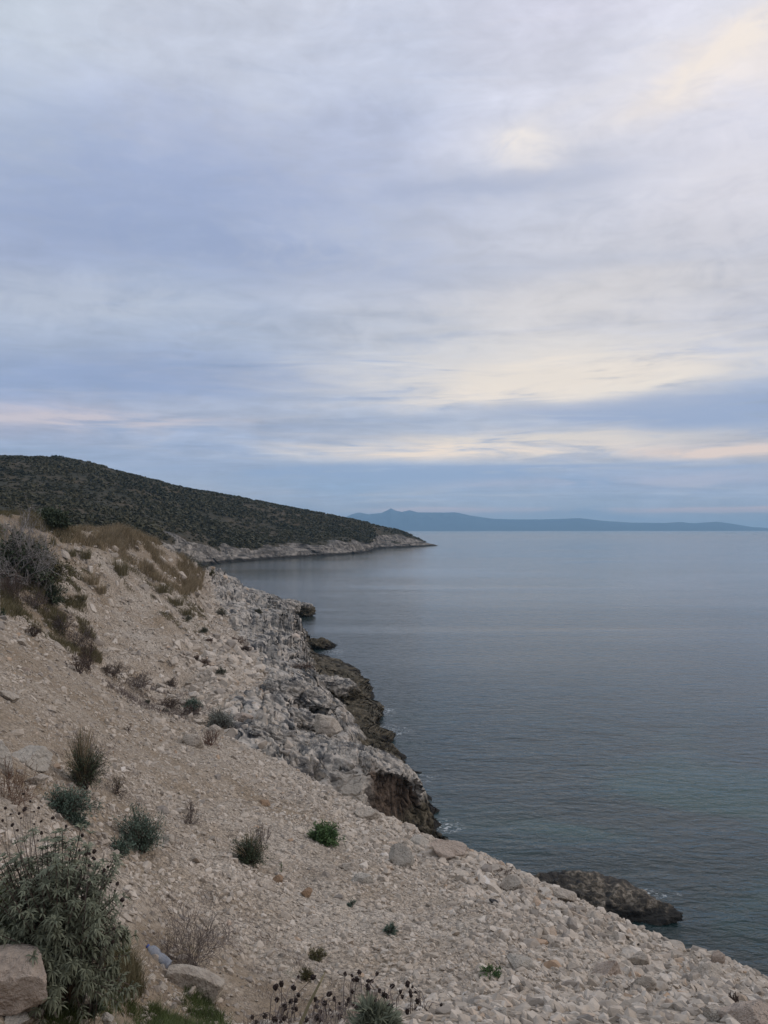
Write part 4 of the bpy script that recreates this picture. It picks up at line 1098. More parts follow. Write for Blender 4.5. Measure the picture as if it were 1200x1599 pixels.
def branching(rs, w, hh, n0, levels, kids, r0, thin=0.6, up=0.1, jag=0.25):
    A, B_, RA, RB = [], [], [], []
    D0 = dome_dirs(rs, n0, up)
    cur = []
    for q in D0:
        cur.append((np.array([rs.normal(0, .04 * w), rs.normal(0, .04 * w), 0.0]), q * np.array([1, 1, 1]), 1.0, r0))
    scale = np.array([w / 2, w / 2, hh])
    L0 = 0.42
    for l in range(levels):
        nxt = []
        for p, dr, ln, r in cur:
            L = L0 * ln * rs.uniform(0.7, 1.2)
            q1 = p + (dr * L * 0.5) * scale; d2 = dr + rs.normal(0, jag, 3); d2 /= np.linalg.norm(d2)
            q2 = q1 + (d2 * L * 0.5) * scale
            A += [p, q1]; B_ += [q1, q2]; RA += [r, r * 0.85]; RB += [r * 0.85, r * 0.7]
            for k in range(kids):
                f = rs.uniform(0.2, 1.0); base = p + (q2 - p) * f if k else q2
                d3 = d2 + rs.normal(0, 0.55, 3); d3[2] += 0.08; d3 /= np.linalg.norm(d3)
                nxt.append((base, d3, ln * 0.72, r * thin))
        cur = nxt
    return np.array(A), np.array(B_), np.array(RA), np.array(RB)
def twiggy(name, px, py, wpx, hpx, label, mat, seed, n0=9, levels=4, kids=3, r0=0.012, cat='bush', leaf=None, nleaf=0, ll=0.03, group=None, jag=0.25, up=0.1):
    h = hit(px, py)
    if h is None: return
    loc, nrm, d = h; rs = np.random.RandomState(seed)
    w, hh = metres(wpx, d), metres(hpx, d)
    A, B_, RA, RB = branching(rs, w, hh, n0, levels, kids, 1.0, jag=jag, up=up)
    k = max(1.0, d / 12.0)
    RA, RB = np.maximum(RA * r0, 0.0016 * k), np.maximum(RB * r0, 0.0012 * k)
    root_o = empty(name, loc); tag(root_o, label, cat, group)
    V, Fx, t = tubes(A, B_, RA, RB, rs.rand(len(A)))
    mk('branches', V, Fx, mat, root_o, {'tint': t})
    if leaf and nleaf:
        q = rs.randint(len(A) // 3, len(A), nleaf); P = A[q] + (B_[q] - A[q]) * rs.rand(nleaf, 1)
        V, Fx, t = leaves(P, (B_[q] - A[q]) / (np.linalg.norm(B_[q] - A[q], axis=1)[:, None] + 1e-9) + rs.normal(0, 0.8, (nleaf, 3)), ll * k * rs.uniform(0.6, 1.2, nleaf), ll * 0.35 * k, 0.2, rs.rand(nleaf), rs)
        mk('foliage', V, Fx, leaf, root_o, {'tint': t})
    return root_o

# spurge cushions and other leafy plants on the near slope
leafy('spurge_bush', 130, 1230, 62, 66, 'tall dark green cushion bush with dry stalks over it above the blue green spurge', M_dark, 1, 'bush', 110, 30, 0.035, 0.010, 70)
leafy('spurge_bush', 105, 1273, 84, 40, 'low blue green spurge spreading along the bank rim', M_spurge, 2, 'bush', 100, 30, 0.035, 0.012)
leafy('spurge_bush', 122, 1292, 34, 22, 'small blue green tuft hanging below the spreading spurge', M_spurge, 3, 'bush', 36, 24, 0.035, 0.012)
leafy('spurge_bush', 220, 1326, 78, 58, 'rounded blue green spurge cushion right of the spreading ones', M_spurge, 4, 'bush', 110, 32, 0.033, 0.011)
leafy('spurge_bush', 188, 1335, 40, 28, 'small pale blue green plant at the left foot of the rounded cushion', M_spurge, 5, 'bush', 40, 24, 0.033, 0.012)
leafy('spurge_bush', 390, 1350, 58, 44, 'dark green cushion bush in mid slope left of the bright green one', M_dark, 6, 'bush', 100, 30, 0.035, 0.010, 26)
leafy('spurge_bush', 508, 1318, 52, 32, 'bright green leafy bush alone on the pale scree', M_bright, 7, 'bush', 80, 28, 0.045, 0.02)
leafy('small_plant', 766, 1525, 28, 14, 'small blue green plant in the rubble left of the elongated grey boulder', M_bright, 8, 'plant', 26, 20, 0.03, 0.012)
leafy('small_plant', 610, 1457, 26, 15, 'small blue green plant in the middle of the lower scree', M_spurge, 9, 'plant', 24, 20, 0.03, 0.012)
leafy('small_plant', 548, 1416, 18, 10, 'faint grey green sprig on the scree above the middle blue green plant', M_spurge, 10, 'plant', 14, 16, 0.03, 0.009)
leafy('small_plant', 494, 1500, 34, 16, 'dark green low plant above the seed heads', M_olive, 11, 'plant', 26, 20, 0.03, 0.01)
leafy('small_plant', 478, 1530, 22, 18, 'rounded olive tuft just above the dark seed heads', M_olive, 12, 'plant', 30, 22, 0.025, 0.006)
twiggy('small_plant', 439, 1364, 16, 22, 'thin upright green sprig beside the rusty orange stone', M_dark, 13, 4, 3, 2, 0.003, 'plant', M_bright, 60, 0.02)
leafy('small_plant', 178, 1502, 34, 20, 'green tuft of low leaves between the shrub and the plastic bottle', M_grass, 14, 'plant', 40, 22, 0.05, 0.006)
leafy('small_plant', 137, 1585, 40, 16, 'dark green leafy patch at the foot of the shrub by the bottom edge', M_dark, 15, 'plant', 40, 22, 0.03, 0.012)
leafy('small_plant', 588, 1618, 62, 30, 'pale grey green leafy plant rising from the bottom edge among seed heads', M_sage, 16, 'plant', 60, 26, 0.06, 0.008)
twiggy('dry_bush', 182, 1240, 50, 34, 'sprawling half green twig bush right of the tall dark cushion', M_twig, 20, 9, 4, 3, 0.008, 'bush', M_olive, 220, 0.025)
twiggy('dry_bush', 298, 1286, 34, 38, 'small dry bush with dark base standing alone in the slope', M_purple, 21, 10, 4, 3, 0.005, 'bush', M_dead, 160, 0.02)
twiggy('dry_bush', 408, 1330, 44, 46, 'thin haze of dry stalks beside the dark green cushion in mid slope', M_purple, 22, 8, 4, 3, 0.004)
twiggy('dry_bush', 140, 1185, 80, 56, 'thin dry stalks fanned above the tall dark cushion bush', M_purple, 23, 12, 4, 3, 0.004)
twiggy('dry_bush', 200, 1142, 20, 12, 'tiny dark dry plant alone on the upper brown slope', M_twig, 24, 6, 3, 3, 0.006, 'bush', M_dead, 60, 0.03)
twiggy('dry_bush', 330, 1164, 36, 30, 'reddish brown dry bush between two pale boulders on the brink', mat_leaf('reddish_twig', (0.07, 0.035, 0.026), (0.17, 0.095, 0.07)), 25, 12, 4, 3, 0.008)
twiggy('dry_bush', 124, 1052, 54, 36, 'dark spreading twig bush on the left hand brink', M_twig, 26, 9, 4, 3, 0.014, 'bush', M_dead, 160, 0.04)
twiggy('dry_bush', 52, 994, 38, 20, 'dark low twig bush on the brink above the pale stone', M_twig, 27, 9, 4, 3, 0.014, 'bush', M_dead, 120, 0.04)
twiggy('dry_bush', 6, 966, 20, 16, 'small dark plant at the left edge of the brink', M_dark, 28, 6, 3, 3, 0.01, 'bush', M_dark, 60, 0.04)
twiggy('dry_bush', 986, 1508, 22, 16, 'dark brown dry tuft between boulders in the right hand rubble', M_twig, 29, 9, 3, 3, 0.005)
twiggy('dry_bush', 782, 1366, 56, 14, 'brown dry tuft on the brink left of the square pale block', M_twig, 30, 16, 3, 3, 0.006, 'bush', M_dead, 200, 0.03)
twiggy('dry_bush', 1145, 1566, 18, 18, 'rusty brown dry stub beside the smooth corner boulder', M_twig, 31, 8, 3, 3, 0.006)

# the silvery shrub (felt-leaved) in the lower left, five metres away
def silvery_shrub():
    rs = np.random.RandomState(5)
    loc, nrm, d = hit(84, 1556)
    w, hh = metres(212, d), metres(285, d)
    root_o = empty('silvery_shrub', loc); tag(root_o, 'large silvery green shrub with long felted leaves in the lower left corner', 'shrub')
    n = 430
    D_ = dome_dirs(rs, n, 0.02) * np.array([w / 2, w / 2 * 0.85, hh * 0.76]) * rs.uniform(0.40, 1.0, (n, 1)) ** 0.6
    D_ *= (1 + 0.20 * fbm(D_ * 3.0, 3))[:, None]
    root = rs.normal(0, 0.05, (n, 3)) * [1, 1, 0.1]
    mid = D_ * 0.5 + root * 0.5 + np.array([0, 0, 0.10])
    V1, F1, t1 = tubes(np.concatenate([root, mid]), np.concatenate([mid, D_]), np.r_[np.full(n, 0.008), np.full(n, 0.005)], np.r_[np.full(n, 0.005), np.full(n, 0.003)], rs.rand(2 * n))
    mk('stem', V1, F1, M_twig, root_o, {'tint': t1})
    P, Dr, Ls, Ti = [], [], [], []
    DP, DD = [], []
    for i in range(n):
        nodes = rs.uniform(0.45, 1.0, 7) ** 0.8; nodes[0] = 1.0
        st = (D_[i] - mid[i]); st /= np.linalg.norm(st)
        for t in nodes:
            c = mid[i] + (D_[i] - mid[i]) * (t - 0.5) * 2 if t > 0.5 else root[i] + (mid[i] - root[i]) * t * 2
            m = 9 if t == 1.0 else 5
            a0 = rs.uniform(0, 6.28); u = np.cross(st, [0.3, 0.2, 1]); u /= np.linalg.norm(u); v = np.cross(st, u)
            for k in range(m):
                a = a0 + k * 2.4
                dr = u * math.cos(a) + v * math.sin(a) + st * rs.uniform(0.1, 0.9)
                P.append(c); Dr.append(dr); Ls.append(rs.uniform(0.038, 0.068)); Ti.append(np.clip(rs.normal(0.35, 0.2) + 0.35 * t * (t > .8), 0, 1))
        for t in rs.uniform(0.1, 0.6, 7):
            c = root[i] + (mid[i] - root[i]) * t * 1.6
            DP.append(c); DD.append(rs.normal(0, 1, 3) + [0, 0, -0.6])
    P, Dr = np.array(P), np.array(Dr)
    V, Fx, ti = leaves(P, Dr, np.array(Ls), 0.0125, 0.75, np.array(Ti), rs)
    mk('foliage', V, Fx, M_sage, root_o, {'tint': ti})
    V, Fx, ti = leaves(np.array(DP), np.array(DD), 0.06, 0.014, 0.9, rs.rand(len(DP)), rs)
    mk('withered_leaves', V, Fx, M_dead, root_o, {'tint': ti})
silvery_shrub()

# dry flower stalks with dark round heads; every head is a part of its plant
def seed_plant(label, base_px, heads, Y, seed, dy=0.0, name='dried_flower_plant', rhead=0.0098):
    rs = np.random.RandomState(seed)
    r = pixel_ray(*base_px); k = Y / r.y; q = ORI + r * k
    z, _ = ground_z(q.x, q.y)
    base = np.array([q.x, q.y, z])
    root_o = empty(name, base); tag(root_o, label, 'plant', 'dried flower plants with dark seed heads')
    A, B_, ra, rb = [], [], [], []
    V0, F0 = ICO[1]
    head = None
    for (hx, hy, sc_) in heads:
        Yh = Y + rs.uniform(-0.35, 0.35)
        r = pixel_ray(hx, hy); h = np.array(ORI + r * (Yh / r.y)) - base
        b0 = np.array([h[0] * 0.35 + rs.normal(0, 0.03), h[1] * 0.35, 0]); m = (b0 + h) / 2 + np.array([rs.normal(0, 0.015), rs.normal(0, 0.015), 0.03])
        m[:2] = b0[:2] + (h[:2] - b0[:2]) * 0.35
        A += [b0 - [0, 0, 0.03], m]; B_ += [m, h]; ra += [0.0022, 0.0018]; rb += [0.0018, 0.0012]
        if head is None:
            Vh = V0 * np.array([1, 1, 0.85]) * (1 + 0.28 * ((np.arange(len(V0)) % 3) - 1))[:, None]
            head = mk('seed_head', Vh, F0, M_head, root_o, {'tint': rs.rand(len(V0))}); o = head
        else:
            o = head.copy(); scene.collection.objects.link(o); o.parent = root_o
        o.location = h; s_ = rhead * sc_; o.scale = (s_, s_, s_); o.rotation_euler = tuple(rs.uniform(0, 3, 3))
    V, Fx, t = tubes(A, B_, ra, rb, rs.rand(len(A)))
    mk('stem', V, Fx, M_purple, root_o, {'tint': t})
_rs = np.random.RandomState(77)
H1 = [(540, 1522), (557, 1529), (588, 1521), (574, 1538), (562, 1519), (551, 1548), (546, 1562), (552, 1569), (558, 1575), (530, 1575)]
H2_ = [(440, 1536), (429, 1543), (460, 1543), (466, 1526), (433, 1560), (454, 1564), (462, 1562), (445, 1575), (463, 1575), (395, 1587), (413, 1586), (430, 1593), (445, 1591), (490, 1525)]
H3_ = [(613, 1540), (628, 1557), (605, 1556), (614, 1538), (592, 1546), (600, 1553), (584, 1562), (606, 1571), (597, 1578), (575, 1545), (576, 1532)]
H4_ = [(637, 1536), (642, 1549), (649, 1549), (652, 1564), (637, 1578), (650, 1577), (666, 1580), (675, 1585), (690, 1569), (688, 1576), (660, 1592), (645, 1586), (671, 1593), (630, 1585)]
H5_ = [(514, 1552), (508, 1567), (493, 1560), (494, 1572), (500, 1580), (520, 1590), (495, 1590), (480, 1593), (523, 1561), (516, 1578), (541, 1580)]
def hz(L): return [(a + _rs.uniform(-1, 1), b + _rs.uniform(-1, 1), _rs.uniform(0.8, 1.35)) for a, b in L] + [(a + _rs.uniform(-13, 13), min(1596, b + _rs.uniform(2, 16)), _rs.uniform(0.6, 1.1)) for a, b in L[::2]]
seed_plant('dried flower plant with dark seed heads, left of centre at the bottom edge', (500, 1625), hz(H5_), 3.6, 1)
seed_plant('dried flower plant with dark seed heads, leftmost at the bottom edge', (440, 1620), hz(H2_), 3.6, 2)
seed_plant('dried flower plant with dark seed heads, middle one at the bottom edge', (550, 1625), hz(H1), 3.7, 3)
seed_plant('dried flower plant with dark seed heads beside the pale leafy plant at the bottom', (600, 1630), hz(H3_), 3.6, 4)
seed_plant('dried flower plant with dark seed heads, rightmost at the bottom edge', (655, 1625), hz(H4_), 3.6, 5)
H6_ = [(30, 1270), (37, 1240), (47, 1251), (82, 1278), (60, 1262), (40, 1262), (65, 1283), (96, 1296), (103, 1290), (98, 1316), (65, 1300), (20, 1288), (8, 1262), (28, 1297), (5, 1282)]
H7_ = [(140, 1332), (146, 1340), (148, 1330), (140, 1345), (125, 1327), (128, 1305), (115, 1318), (162, 1360), (168, 1354), (175, 1358), (192, 1406), (178, 1450), (180, 1461), (140, 1352), (142, 1368), (183, 1380), (172, 1376), (160, 1376), (108, 1335)]
seed_plant('tall dried flower stalks with dark heads standing over the silvery shrub', (40, 1520), hz(H6_), 5.9, 6, rhead=0.011)
seed_plant('dried flower stalks with dark heads at the right side of the silvery shrub', (120, 1540), hz(H7_), 5.3, 7, rhead=0.011)
# a thick dry stalk leaning in from the bottom edge
def thick_stalk():
    rs = np.random.RandomState(3)
    r = pixel_ray(468, 1640); b = ORI + r * (3.1 / r.y); z, _ = ground_z(b.x, b.y)
    P = [np.array([b.x - 0.02, b.y, z])] + [np.array(ORI + pixel_ray(a, c) * (yy / pixel_ray(a, c).y)) for a, c, yy in ((470, 1600, 3.1), (485, 1565, 3.12), (500, 1535, 3.15), (508, 1518, 3.2))]
    A = np.array(P[:-1]); B_ = np.array(P[1:]); c0 = P[0]
    V, Fx, t = tubes(A - c0, B_ - c0, [0.010, 0.009, 0.007, 0.005], [0.009, 0.007, 0.005, 0.002], rs.rand(4))
    o = mk('dry_stalk', V, Fx, M_tuft, None, {'tint': t}); o.location = c0
    tag(o, 'thick pale olive stalk leaning up from the bottom edge among the seed heads', 'plant stalk')
thick_stalk()

# ------------------------------------------------------------------ far slope and crest plants
twiggy('dead_bush', 36, 912, 150, 112, 'large bleached dead bush with bare grey branches on the left edge', M_greytwig, 40, 26, 5, 3, 0.045, jag=0.5, up=-0.05)
leafy('dark_bush', 30, 905, 110, 66, 'dark leafy bush inside and under the bleached dead bush', M_dark, 41, 'bush', 120, 34, 0.05, 0.03)
leafy('green_bush', 64, 912, 88, 46, 'olive green bush mound below the dead bush', M_olive, 42, 'bush', 120, 34, 0.05, 0.02)
leafy('green_bush', 78, 822, 62, 24, 'dark rounded green bush on the crest right of the dead bush', M_dark, 43, 'bush', 110, 34, 0.05, 0.03)
leafy('olive_bush', 62, 802, 80, 36, 'yellowish olive bush on the crest behind the dead bush', M_olive, 44, 'bush', 120, 34, 0.05, 0.025)
leafy('olive_bush', 12, 800, 90, 34, 'olive brown bush at the left edge of the crest', M_olive, 45, 'bush', 120, 34, 0.05, 0.025)
leafy('olive_bush', 106, 806, 30, 14, 'small russet bush at the right end of the crest bushes', M_dead, 46, 'bush', 60, 30, 0.05, 0.02)
leafy('dark_bush', 78, 944, 44, 30, 'dark green low bush in the gully under the olive mound', M_dark, 47, 'bush', 80, 30, 0.05, 0.012)
PB = [(20, 938, 74, 58, 'purplish brown thicket at the left edge of the gully'), (55, 952, 50, 40, 'thin brown thicket left of the dark gully bush'), (122, 1016, 64, 44, 'purplish bare bush in the gully with dense twigs'),
      (138, 1046, 44, 50, 'tall bare purplish bush at the bend of the gully'), (96, 984, 50, 30, 'low purplish bush between gully thicket and dense bare bush'), (215, 1074, 70, 26, 'beige brown dry growth along the gully'),
      (268, 1106, 60, 20, 'grey brown dry growth farther down the gully'), (300, 1116, 44, 18, 'brown dry growth at the lower end of the gully'), (270, 1072, 22, 14, 'small grey bush above the lower gully'), (175, 1056, 50, 24, 'thin beige dry bush right of the tall purplish one')]
for k, (a, b_, w, h, lab) in enumerate(PB):
    twiggy('bare_bush', a, b_, w, h, lab, M_purple if k % 3 else M_twig, 50 + k, 16, 4, 3, 0.012, leaf=M_dead, nleaf=260, ll=0.03)
leafy('grey_bush', 342, 1136, 56, 30, 'grey green bush where the gully meets the rocks', mat_leaf('grey_green_leaf', (0.10, 0.11, 0.095), (0.21, 0.22, 0.19)), 70, 'bush', 90, 30, 0.03, 0.008)
leafy('grey_bush', 300, 1106, 34, 16, 'small grey green bush left of the larger grey green bush', M_spurge, 71, 'bush', 60, 26, 0.03, 0.008)
M_greygreen = mat_leaf('dull_green_leaf', (0.060, 0.066, 0.045), (0.16, 0.155, 0.115)); M_rust = mat_leaf('rust_leaf', (0.085, 0.055, 0.042), (0.22, 0.16, 0.125))
for k, (a, b_, w, h, lab, mt) in enumerate([(345, 962, 26, 13, 'dark green cushion high on the rocky slope', M_dark), (370, 1005, 34, 14, 'reddish brown bush at the top of the rubble', M_dead), (384, 1018, 20, 12, 'small dark bush below the reddish brown one', M_twig),
        (320, 988, 16, 9, 'small dark green tuft on the scree left of the reddish bush', M_dark), (326, 1003, 12, 7, 'tiny rust coloured tuft on the scree', M_dead), (296, 970, 14, 10, 'small dark tuft at the foot of the grass belt', M_dark),
        (308, 1032, 14, 9, 'small dark bush on the grey scree, left of two', M_dead), (318, 1040, 26, 12, 'small dark bush on the grey scree, right of two', M_dead), (345, 1052, 20, 9, 'grey green tuft on the rubble', M_dark),
        (475, 1046, 30, 14, 'red brown plant in a notch of the crags', M_dead), (230, 1100, 8, 6, 'tiny green plant on the brown brink', M_dark), (258, 1114, 9, 7, 'tiny green plant right of the other tiny one on the brink', M_dark),
        (404, 958, 12, 7, 'little green tuft high on the grey rocks', M_dark), (312, 892, 30, 20, 'dark green bush at the seaward end of the grass crest', M_dark), (292, 880, 40, 20, 'dark bush on top of the crest left of the seaward end', M_dark), (330, 900, 18, 10, 'last low green bush above the grey rocks', M_olive)]):
    leafy('low_bush', a, b_ - 1, w, h * 0.75, lab, {M_dark: M_greygreen, M_dead: M_rust}.get(mt, mt), 80 + k, 'bush', 22, 16, 0.035, 0.010)

def tuft(px, py, wpx, hpx, label, mat, seed, group=None, n=260, name='grass_tuft'):
    h = hit(px, py)
    if h is None: return
    loc, nrm, d = h; rs = np.random.RandomState(seed)
    w, hh = metres(wpx, d), metres(hpx, d)
    a = rs.uniform(0, 6.28, n); r = np.sqrt(rs.rand(n)) * 0.35 * w
    P = np.stack([np.cos(a) * r, np.sin(a) * r * 0.7, -0.05 + 0 * r], -1)
    lean = np.stack([np.cos(a), np.sin(a), 0 * a], -1) * rs.uniform(0.05, 0.7, (n, 1)) * (w / max(hh, 1e-3)) * 0.45 + rs.normal(0, 0.12, (n, 3)) * [1, 1, 0]
    V, q, t, ti = blades(P, hh * rs.uniform(0.5, 1.15, n), lean, 0.012 * max(1, d / 30), rs.rand(n))
    o = mk(name, V, [q, t], mat, None, {'tint': ti}); o.location = loc
    return tag(o, label, 'grass tuft', group)
TF = [(188, 898, 34, 32, 'thick olive and straw grass tuft below the crest on bare scree', M_tuft), (140, 912, 40, 22, 'straw grass tuft on the bank below the olive bush mound, upper of two', M_straw), (156, 926, 26, 16, 'straw grass tuft on the bank, lower of two', M_straw),
      (124, 936, 30, 12, 'low dark grass tuft beside the dark gully bush', M_tuft), (132, 872, 26, 18, 'green grass tuft under the pale slab of the far slope', M_tuft), (110, 868, 24, 14, 'small tuft left of the pale slab on the far slope', M_tuft),
      (250, 925, 34, 18, 'straw tuft under the middle of the grass belt', M_tuft), (272, 945, 40, 18, 'olive tuft under the grass belt near its seaward end', M_tuft), (288, 960, 30, 14, 'dark olive tuft lowest under the grass belt', M_tuft), (238, 905, 30, 16, 'tawny tuft on the edge of the grass belt above bare scree', M_straw),
      (90, 976, 26, 24, 'tawny tuft in the gully among the purplish bushes', M_tuft), (60, 930, 26, 16, 'olive tuft under the olive bush mound', M_tuft), (28, 890, 30, 20, 'green tuft at the left under the dead bush', M_tuft)]
for k, (a, b_, w, h, lab, mt) in enumerate(TF): tuft(a, b_, w, h, lab, mt, 300 + k)

def grass_field(name, poly, count, hlo, hhi, mat, label, seed, wid, lean0=(0.3, -0.1, 0), clump=1.2, thr=-0.2, leanr=0.3):
    """blades where the polygon (photo pixels) meets the slope"""
    rs = np.random.RandomState(seed)
    P00 = Pt[:-1, :-1]; P11 = Pt[1:, 1:]; P10 = Pt[1:, :-1]; P01 = Pt[:-1, 1:]
    C = (P00 + P11) / 2; px, py = project(C)
    vis = in_poly(px, py, poly) & (T[:-1, :-1] > 0.9) & (T[:-1, :-1] < 8.5)
    nz = fbm(C * clump, 3)
    area = 0.5 * np.linalg.norm(np.cross(P11 - P00, P10 - P01), axis=-1) * vis * sstep(nz, thr, thr + 0.35)
    p = area.ravel() / area.sum(); q = rs.choice(len(p), count, p=p); i, j = np.unravel_index(q, area.shape)
    a, b = rs.rand(count, 1), rs.rand(count, 1)
    P = P00[i, j] * (1 - a) * (1 - b) + P10[i, j] * a * (1 - b) + P01[i, j] * (1 - a) * b + P11[i, j] * a * b
    P[:, 2] -= 0.02
    tn = fbm(P * clump * 1.5 + 50, 3)
    H = rs.uniform(hlo, hhi, count) * (0.75 + 0.6 * sstep(nz[i, j], thr, thr + 0.8))
    lean = np.array(lean0) + rs.normal(0, leanr, (count, 3)) * [1, 1, 0]
    V, Q, Tt, ti = blades(P, H, lean, wid, np.clip(0.5 + 0.6 * tn + rs.normal(0, 0.2, count), 0, 1))
    return tag(mk(name, V, [Q, Tt], mat, None, {'tint': ti}), label, 'grass', kind='stuff')
grass_field('dry_grass', [(84, 838), (100, 812), (150, 818), (200, 828), (240, 846), (290, 874), (318, 900), (312, 925), (285, 930), (255, 912), (225, 897), (190, 872), (150, 856), (100, 850)], 30000, 0.25, 0.70, M_straw, 'tawny dry grass along the crest of the far slope', 1, 0.03, clump=0.45, thr=-0.28)
grass_field('crest_grass', [(-40, 770), (90, 790), (130, 815), (110, 850), (60, 860), (0, 860), (-40, 850)], 16000, 0.25, 0.6, M_tuft, 'olive grass between the bushes on the left of the crest', 2, 0.03, clump=0.45)
grass_field('slope_grass', [(200, 880), (310, 930), (330, 990), (290, 990), (215, 930), (120, 905), (110, 880)], 5000, 0.1, 0.3, M_tuft, 'sparse olive grass wisps under the grass belt', 3, 0.025, clump=0.6, thr=0.12)
grass_field('gully_grass', [(0, 850), (110, 880), (140, 960), (160, 1040), (110, 1020), (0, 955)], 12000, 0.15, 0.4, M_tuft, 'brownish grass and litter in the upper gully', 4, 0.025, clump=0.6, thr=-0.1)
grass_field('low_grass', [(100, 1520), (200, 1530), (340, 1560), (360, 1640), (120, 1640), (60, 1600)], 22000, 0.03, 0.10, M_grass, 'low green grass along the bottom edge beside the shrub', 5, 0.004, (0.1, 0, 0), clump=2.5, thr=-0.15, leanr=0.5)
grass_field('low_grass', [(-60, 1400), (80, 1420), (110, 1500), (100, 1560), (-60, 1480)], 14000, 0.06, 0.20, M_grass, 'dark green grass behind and under the silvery shrub', 6, 0.005, (0.1, 0, 0), clump=2.5, thr=-0.6, leanr=0.4)
grass_field('withered_grass', [(190, 1400), (330, 1390), (480, 1500), (620, 1560), (560, 1640), (330, 1600), (200, 1540), (150, 1470)], 9000, 0.03, 0.11, M_purple, 'thin withered stems on the brown ground around the plastic bottle', 7, 0.0022, (0.1, 0, 0), clump=1.8, thr=-0.05, leanr=0.6)
grass_field('withered_grass', [(120, 1480), (210, 1500), (230, 1560), (140, 1570)], 2600, 0.08, 0.22, M_tuft, 'brown dry stems at the right foot of the silvery shrub', 8, 0.0035, (0.1, 0, 0), clump=2.0, thr=-0.3, leanr=0.4)
grass_field('ground_cover', [(230, 1330), (420, 1400), (560, 1500), (620, 1640), (360, 1640), (200, 1520), (120, 1360)], 7000, 0.012, 0.035, M_grass, 'tiny green seedlings between the stones of the near slope', 9, 0.006, (0, 0, 0), clump=1.6, thr=0.18, leanr=0.9)

grass_field('withered_grass', [(60, 1170), (200, 1180), (260, 1270), (300, 1330), (260, 1370), (170, 1350), (80, 1290)], 5200, 0.02, 0.10, M_purple, 'dead stems and litter around the spurge cushions', 10, 0.004, (0.2, -0.1, 0), clump=1.6, thr=-0.1, leanr=0.9)
grass_field('withered_grass', [(340, 1290), (430, 1300), (560, 1320), (540, 1350), (420, 1390), (340, 1360)], 1500, 0.02, 0.08, M_purple, 'sparse dead stems between the mid slope bushes', 11, 0.004, (0.2, -0.1, 0), clump=1.3, thr=0.05, leanr=0.9)
grass_field('withered_grass', [(150, 1020), (330, 1100), (380, 1150), (330, 1160), (220, 1110), (140, 1060)], 7000, 0.08, 0.26, M_purple, 'grey brown dead growth following the gully', 12, 0.012, (0.2, -0.1, 0), clump=0.7, thr=-0.05, leanr=0.5)
# fine bare bush behind the bottle
twiggy('dry_bush', 300, 1508, 150, 92, 'wide haze of fine bare brown stems behind the plastic bottle', M_purple, 32, 26, 4, 3, 0.003)
twiggy('dry_bush', 20, 1262, 90, 76, 'reddish brown dry stems at the left edge above the silvery shrub', mat_leaf('russet_twig', (0.085, 0.045, 0.03), (0.20, 0.12, 0.08)), 33, 18, 4, 3, 0.003)

# ------------------------------------------------------------------ the plastic bottle and the black scrap
def lathe(prof, seg=20):
    V = []; 
    for r, z in prof:
        for k in range(seg):
            a = 2 * math.pi * k / seg; V.append((r * math.cos(a), r * math.sin(a), z))
    Fc = []
    for i in range(len(prof) - 1):
        for k in range(seg):
            k2 = (k + 1) % seg; Fc.append((i * seg + k, i * seg + k2, (i + 1) * seg + k2, (i + 1) * seg + k))
    return np.array(V), np.array(Fc)
def plastic_bottle():
    loc, n, d = hit(247, 1500)
    L = metres(38, d)
    m, N, b = new_mat('clear_plastic')
    b.inputs['Base Color'].default_value = (0.58, 0.64, 0.74, 1); b.inputs['Roughness'].default_value = 0.12
    b.inputs['Transmission Weight'].default_value = 0.7; b.inputs['IOR'].default_value = 1.15
    mc, Nc, bc = new_mat('blue_plastic'); bc.inputs['Base Color'].default_value = (0.03, 0.07, 0.30, 1); bc.inputs['Roughness'].default_value = 0.4
    r = L * 0.20
    prof = [(0.001, -0.5), (r * .8, -0.5), (r, -0.47)] + [(r * (1.0 if k % 2 else 0.94), -0.44 + 0.035 * k) for k in range(11)] + [(r * 0.78, -0.04), (r * 0.74, 0.0), (r * 0.85, 0.05), (r, 0.09), (r, 0.26), (r * .9, 0.31), (r * .6, 0.38), (r * .30, 0.42), (r * .28, 0.46)]
    prof = [(a, z * L if i else z * L) for i, (a, z) in enumerate(prof)]
    V, Fc = lathe(prof); V = V * (1 + 0.06 * fbm(V * 40, 2))[:, None] * np.array([1, 0.88, 1])
    root = empty('plastic_bottle', (loc.x, loc.y, loc.z + r * 0.8)); tag(root, 'crumpled clear plastic bottle with a blue cap lying on the slope', 'bottle')
    # axis runs from lower right towards upper left, along the ground
    ax = Vector((-0.95, -0.08, 0.0)); ax = (ax - n * ax.dot(n)).normalized()
    root.rotation_euler = ax.to_track_quat('Z', 'Y').to_euler()
    mk('body', V, Fc, m, root, smooth=True)
    V, Fc = lathe([(0.0005, L * .455), (r * .36, L * .455), (r * .36, L * .505), (r * .33, L * .515), (0.0005, L * .515)], 16)
    mk('cap', V, Fc, mc, root, smooth=False)
plastic_bottle()
def black_scrap():
    loc, n, d = hit(772, 1410)
    m, N, b = new_mat('black_rubber'); b.inputs['Base Color'].default_value = (0.006, 0.006, 0.007, 1); b.inputs['Roughness'].default_value = 0.7
    w = metres(17, d); rs = np.random.RandomState(4)
    V, Fc = cut_stone(3, rs, 6); V = V * np.array([w * .62, w * .3, w * .14]) + np.array([0, 0, 0.04 * w]) * np.sin(V[:, :1] * 5)
    V = V @ np.array([[math.cos(.45), 0, math.sin(.45)], [0, 1, 0], [-math.sin(.45), 0, math.cos(.45)]]).T
    o = mk('rubber_scrap', V, Fc, m); o.location = loc + Vector((0, -0.02, w * .16)); tag(o, 'small black scrap lying among pale stones below the square block', 'scrap')
black_scrap()

